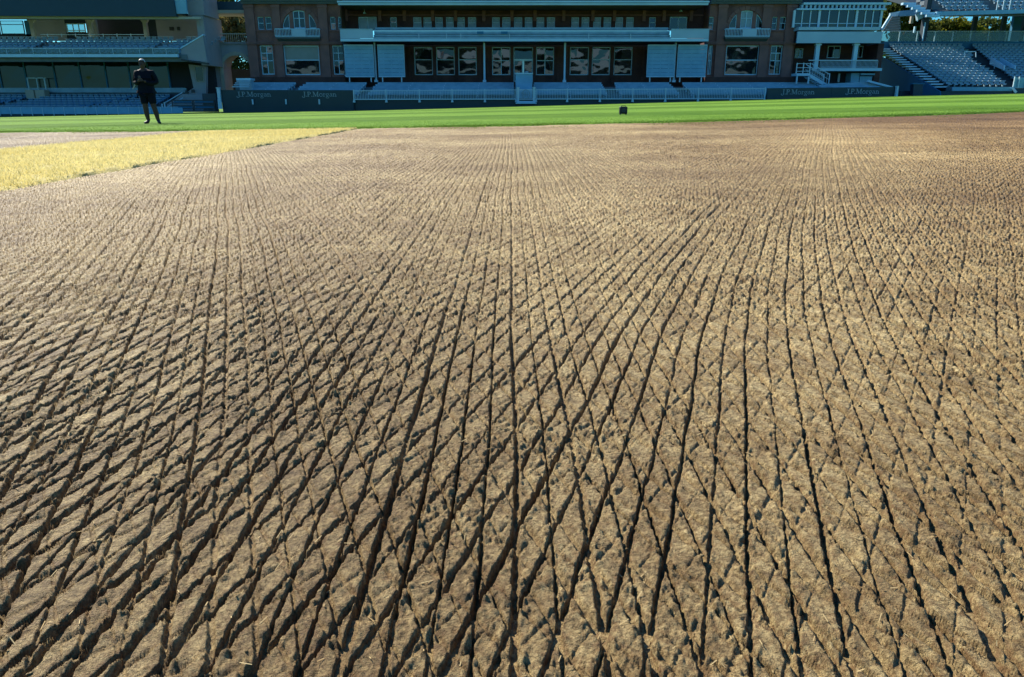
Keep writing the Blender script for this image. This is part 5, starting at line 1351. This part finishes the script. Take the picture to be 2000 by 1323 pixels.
# ------------------------------------------------------------------ the person
def skin_body(name, joints, edges, material, parent, root=0, sub=2):
    me = bpy.data.meshes.new(name)
    me.from_pydata([j[:3] for j in joints], edges, [])
    o = bpy.data.objects.new(name, me); COL.objects.link(o); o.parent = parent
    m = o.modifiers.new('skin', 'SKIN'); m.use_smooth_shade = True
    for i, j in enumerate(joints):
        d = me.skin_vertices[0].data[i]
        r = j[3]; d.radius = r if isinstance(r, tuple) else (r, r); d.use_root = (i == root)
    s = o.modifiers.new('sub', 'SUBSURF'); s.levels = sub; s.render_levels = sub
    me.materials.append(material)
    return o
def person():
    Y = 23.0; x = WX(295, 238, Y); z = gz(x, Y)+0.015
    t = thing('person', 'person in dark jacket and shorts walking and looking down at hands', 'person', (x, Y, z))
    cloth = mat('dark_jacket', (0.004, 0.006, 0.011), 0.85, 0.1, (25, (0.007, 0.009, 0.015), 0.9, 4), (60, 0.5, 0.01))
    shorts = mat('dark_shorts', (0.004, 0.006, 0.011), 0.85, 0.1, (30, (0.007, 0.009, 0.014), 0.9, 4), (50, 0.5, 0.01))
    skinm = mat('skin', (0.08, 0.045, 0.035), 0.6, 0.2, (40, (0.06, 0.035, 0.028), 0.9, 3))
    hairm = mat('grey_hair', (0.42, 0.40, 0.37), 0.6, 0.4, (80, (0.3, 0.28, 0.26), 0.9, 3), (150, 0.6, 0.004))
    shoe = mat('black_shoe', (0.01, 0.01, 0.012), 0.5, 0.4)
    # faces -Y (towards the viewer) walking a little to picture right; heights in metres, 1.80 tall
    J = [(0.0, 0.0, 0.98, (0.165, 0.12)),      # 0 pelvis
         (0.0, 0.0, 1.16, (0.165, 0.13)),      # 1 waist
         (0.0, -0.01, 1.33, (0.185, 0.13)),    # 2 chest
         (0.0, 0.0, 1.46, (0.13, 0.10)),       # 3 upper chest
         (0.0, -0.02, 1.55, (0.06, 0.06)),     # 4 neck
         (0.0, -0.06, 1.64, (0.076, 0.088)),   # 5 head low
         (0.0, -0.05, 1.72, (0.078, 0.095)),   # 6 head mid
         (0.0, -0.035, 1.775, (0.060, 0.07)),  # 7 head top
         (-0.20, 0.01, 1.445, 0.075), (-0.285, 0.05, 1.18, 0.062), (-0.16, -0.16, 1.17, 0.047), (-0.055, -0.27, 1.22, 0.036),   # 8-11 right arm (picture left)
         (0.20, 0.01, 1.445, 0.075), (0.285, 0.05, 1.18, 0.062), (0.17, -0.16, 1.16, 0.047), (0.075, -0.27, 1.21, 0.036),       # 12-15
         (-0.095, 0.0, 0.90, (0.115, 0.12)), (-0.085, -0.04, 0.52, (0.078, 0.08)), (-0.09, -0.01, 0.30, (0.074, 0.078)), (-0.085, 0.03, 0.10, 0.050),  # 16-19
         (0.10, 0.0, 0.90, (0.115, 0.12)), (0.15, -0.02, 0.53, (0.078, 0.08)), (0.18, 0.03, 0.30, (0.074, 0.078)), (0.185, 0.07, 0.10, 0.050),        # 20-23
         (-0.10, -0.06, 0.045, 0.040), (-0.115, -0.16, 0.03, 0.030),   # 24 25 foot
         (0.225, 0.02, 0.045, 0.040), (0.29, -0.07, 0.03, 0.030)]      # 26 27
    E = [(0,1),(1,2),(2,3),(3,4),(4,5),(5,6),(6,7),(3,8),(8,9),(9,10),(10,11),(3,12),(12,13),(13,14),(14,15),(0,16),(16,17),(17,18),(18,19),(0,20),(20,21),(21,22),(22,23),(19,24),(24,25),(23,26),(26,27)]
    body = skin_body('body', J, E, skinm, t)
    # hands: palms with five fingers each, closed round a phone
    for sg, w in ((-1, (-0.055, -0.27, 1.22)), (1, (0.075, -0.27, 1.21))):
        wx, wy, wz = w
        hj = [(wx, wy, wz, 0.028), (wx-sg*0.025, wy-0.045, wz+0.012, (0.040, 0.018))]; he = [(0, 1)]
        for k in range(4):
            o_ = (k-1.5)*0.019; L = (0.034, 0.040, 0.038, 0.030)[k]
            b0 = len(hj)
            hj += [(wx-sg*0.03+0.0, wy-0.075, wz+0.012+o_, 0.0095), (wx-sg*0.055, wy-0.075-L*0.5, wz+0.018+o_, 0.009), (wx-sg*0.08, wy-0.07-L*0.3, wz+0.022+o_, 0.008)]
            he += [(1, b0), (b0, b0+1), (b0+1, b0+2)]
        b0 = len(hj); hj += [(wx-sg*0.02, wy-0.045, wz+0.045, 0.011), (wx-sg*0.045, wy-0.075, wz+0.062, 0.009)]; he += [(1, b0), (b0, b0+1)]
        skin_body('hand', hj, he, skinm, t, 0, 1)
    ph = MB().box(x-0.03, x+0.05, Y-0.36, Y-0.35, z+1.20, z+1.33)
    # jacket: shell over the trunk and arms, open hem below the waist
    JK = [(0, 0.0, 0.93, (0.215, 0.165)), (0, 0.0, 1.08, (0.235, 0.185)), (0, -0.005, 1.25, (0.245, 0.185)), (0, 0, 1.40, (0.22, 0.155)), (0, 0.0, 1.50, (0.115, 0.10)), (0, -0.01, 1.545, (0.08, 0.078)),
          (-0.225, 0.01, 1.435, (0.095, 0.095)), (-0.325, 0.05, 1.17, (0.085, 0.085)), (-0.17, -0.15, 1.155, (0.07, 0.07)), (-0.085, -0.235, 1.20, 0.055),
          (0.225, 0.01, 1.435, (0.095, 0.095)), (0.325, 0.05, 1.17, (0.085, 0.085)), (0.18, -0.15, 1.145, (0.07, 0.07)), (0.10, -0.235, 1.19, 0.055)]
    JE = [(0,1),(1,2),(2,3),(3,4),(4,5),(3,6),(6,7),(7,8),(8,9),(3,10),(10,11),(11,12),(12,13)]
    skin_body('jacket', JK, JE, cloth, t, 1)
    SH = [(0, 0.0, 0.98, (0.19, 0.15)), (-0.10, 0.0, 0.86, (0.13, 0.14)), (-0.095, -0.03, 0.62, (0.108, 0.115)), (-0.09, -0.035, 0.55, (0.105, 0.11)), (0.105, 0.0, 0.86, (0.13, 0.14)), (0.14, -0.015, 0.62, (0.108, 0.115)), (0.15, -0.015, 0.55, (0.105, 0.11))]
    skin_body('shorts', SH, [(0,1),(1,2),(2,3),(0,4),(4,5),(5,6)], shorts, t, 0)
    for sgn, a, tx_, ty in ((-1, (-0.085, 0.035), -0.115, -0.17), (1, (0.187, 0.075), 0.30, -0.075)):
        skin_body('shoe', [(a[0], a[1]+0.01, 0.15, 0.050), (a[0], a[1], 0.06, 0.054), ((a[0]+tx_)/2, (a[1]+ty)/2, 0.045, (0.05, 0.042)), (tx_, ty, 0.032, (0.042, 0.03))], [(0,1),(1,2),(2,3)], shoe, t, 1)
    # head details
    hz = 1.70
    bm = bmesh.new(); bmesh.ops.create_uvsphere(bm, u_segments=20, v_segments=12, radius=1)
    bmesh.ops.delete(bm, geom=[v for v in bm.verts if v.co.z < -0.15 or (v.co.y < -0.55 and v.co.z < 0.45)], context='VERTS')
    hv = MB(); hv.v = [(x+v.co.x*0.094, Y-0.045+v.co.y*0.112, z+1.725+v.co.z*0.098) for v in bm.verts]; bm.verts.index_update(); hv.f = [tuple(v.index for v in f.verts) for f in bm.faces]; bm.free()
    h = hv.build('hair', hairm, t)
    ft = MB(); ft.prism_x([(Y-0.135, z+1.70), (Y-0.175, z+1.655), (Y-0.135, z+1.65)], x-0.014, x+0.014); ft.build('nose', skinm, t)
    for sg in (-1, 1):
        ea = round_box(x+sg*0.088, Y-0.045, z+1.68, 0.02, 0.045, 0.065, 0.008); ea.build('ear', skinm, t)
        ey = MB().cyl((x+sg*0.032, Y-0.142, z+1.70), (x+sg*0.032, Y-0.15, z+1.70), 0.011, 0.009, 8); ey.build('eye', 'darkmetal', t)
    MB().box(x-0.026, x+0.026, Y-0.150, Y-0.142, z+1.622, z+1.630).build('mouth', mat('lip', (0.16, 0.06, 0.05), 0.5), t)
    st = MB(); st.bar((x-0.32, Y+0.02, z+1.12), (x-0.40, Y+0.0, z+0.98), 0.02, 0.03)
    st.build('lanyard_end', mat('grey_strap', (0.35, 0.36, 0.36), 0.6), t)
    pt = thing('phone', 'dark phone held up in both hands of the person', 'phone', (x, Y-0.355, z+1.2))
    ph = round_box(x+0.01, Y-0.35, z+1.265, 0.075, 0.012, 0.14, 0.004)
    ph.build('case', 'darkmetal', pt)
    MB().box(x-0.022, x+0.042, Y-0.3435, Y-0.3425, z+1.205, z+1.325).build('screen', 'glass', pt)
person()
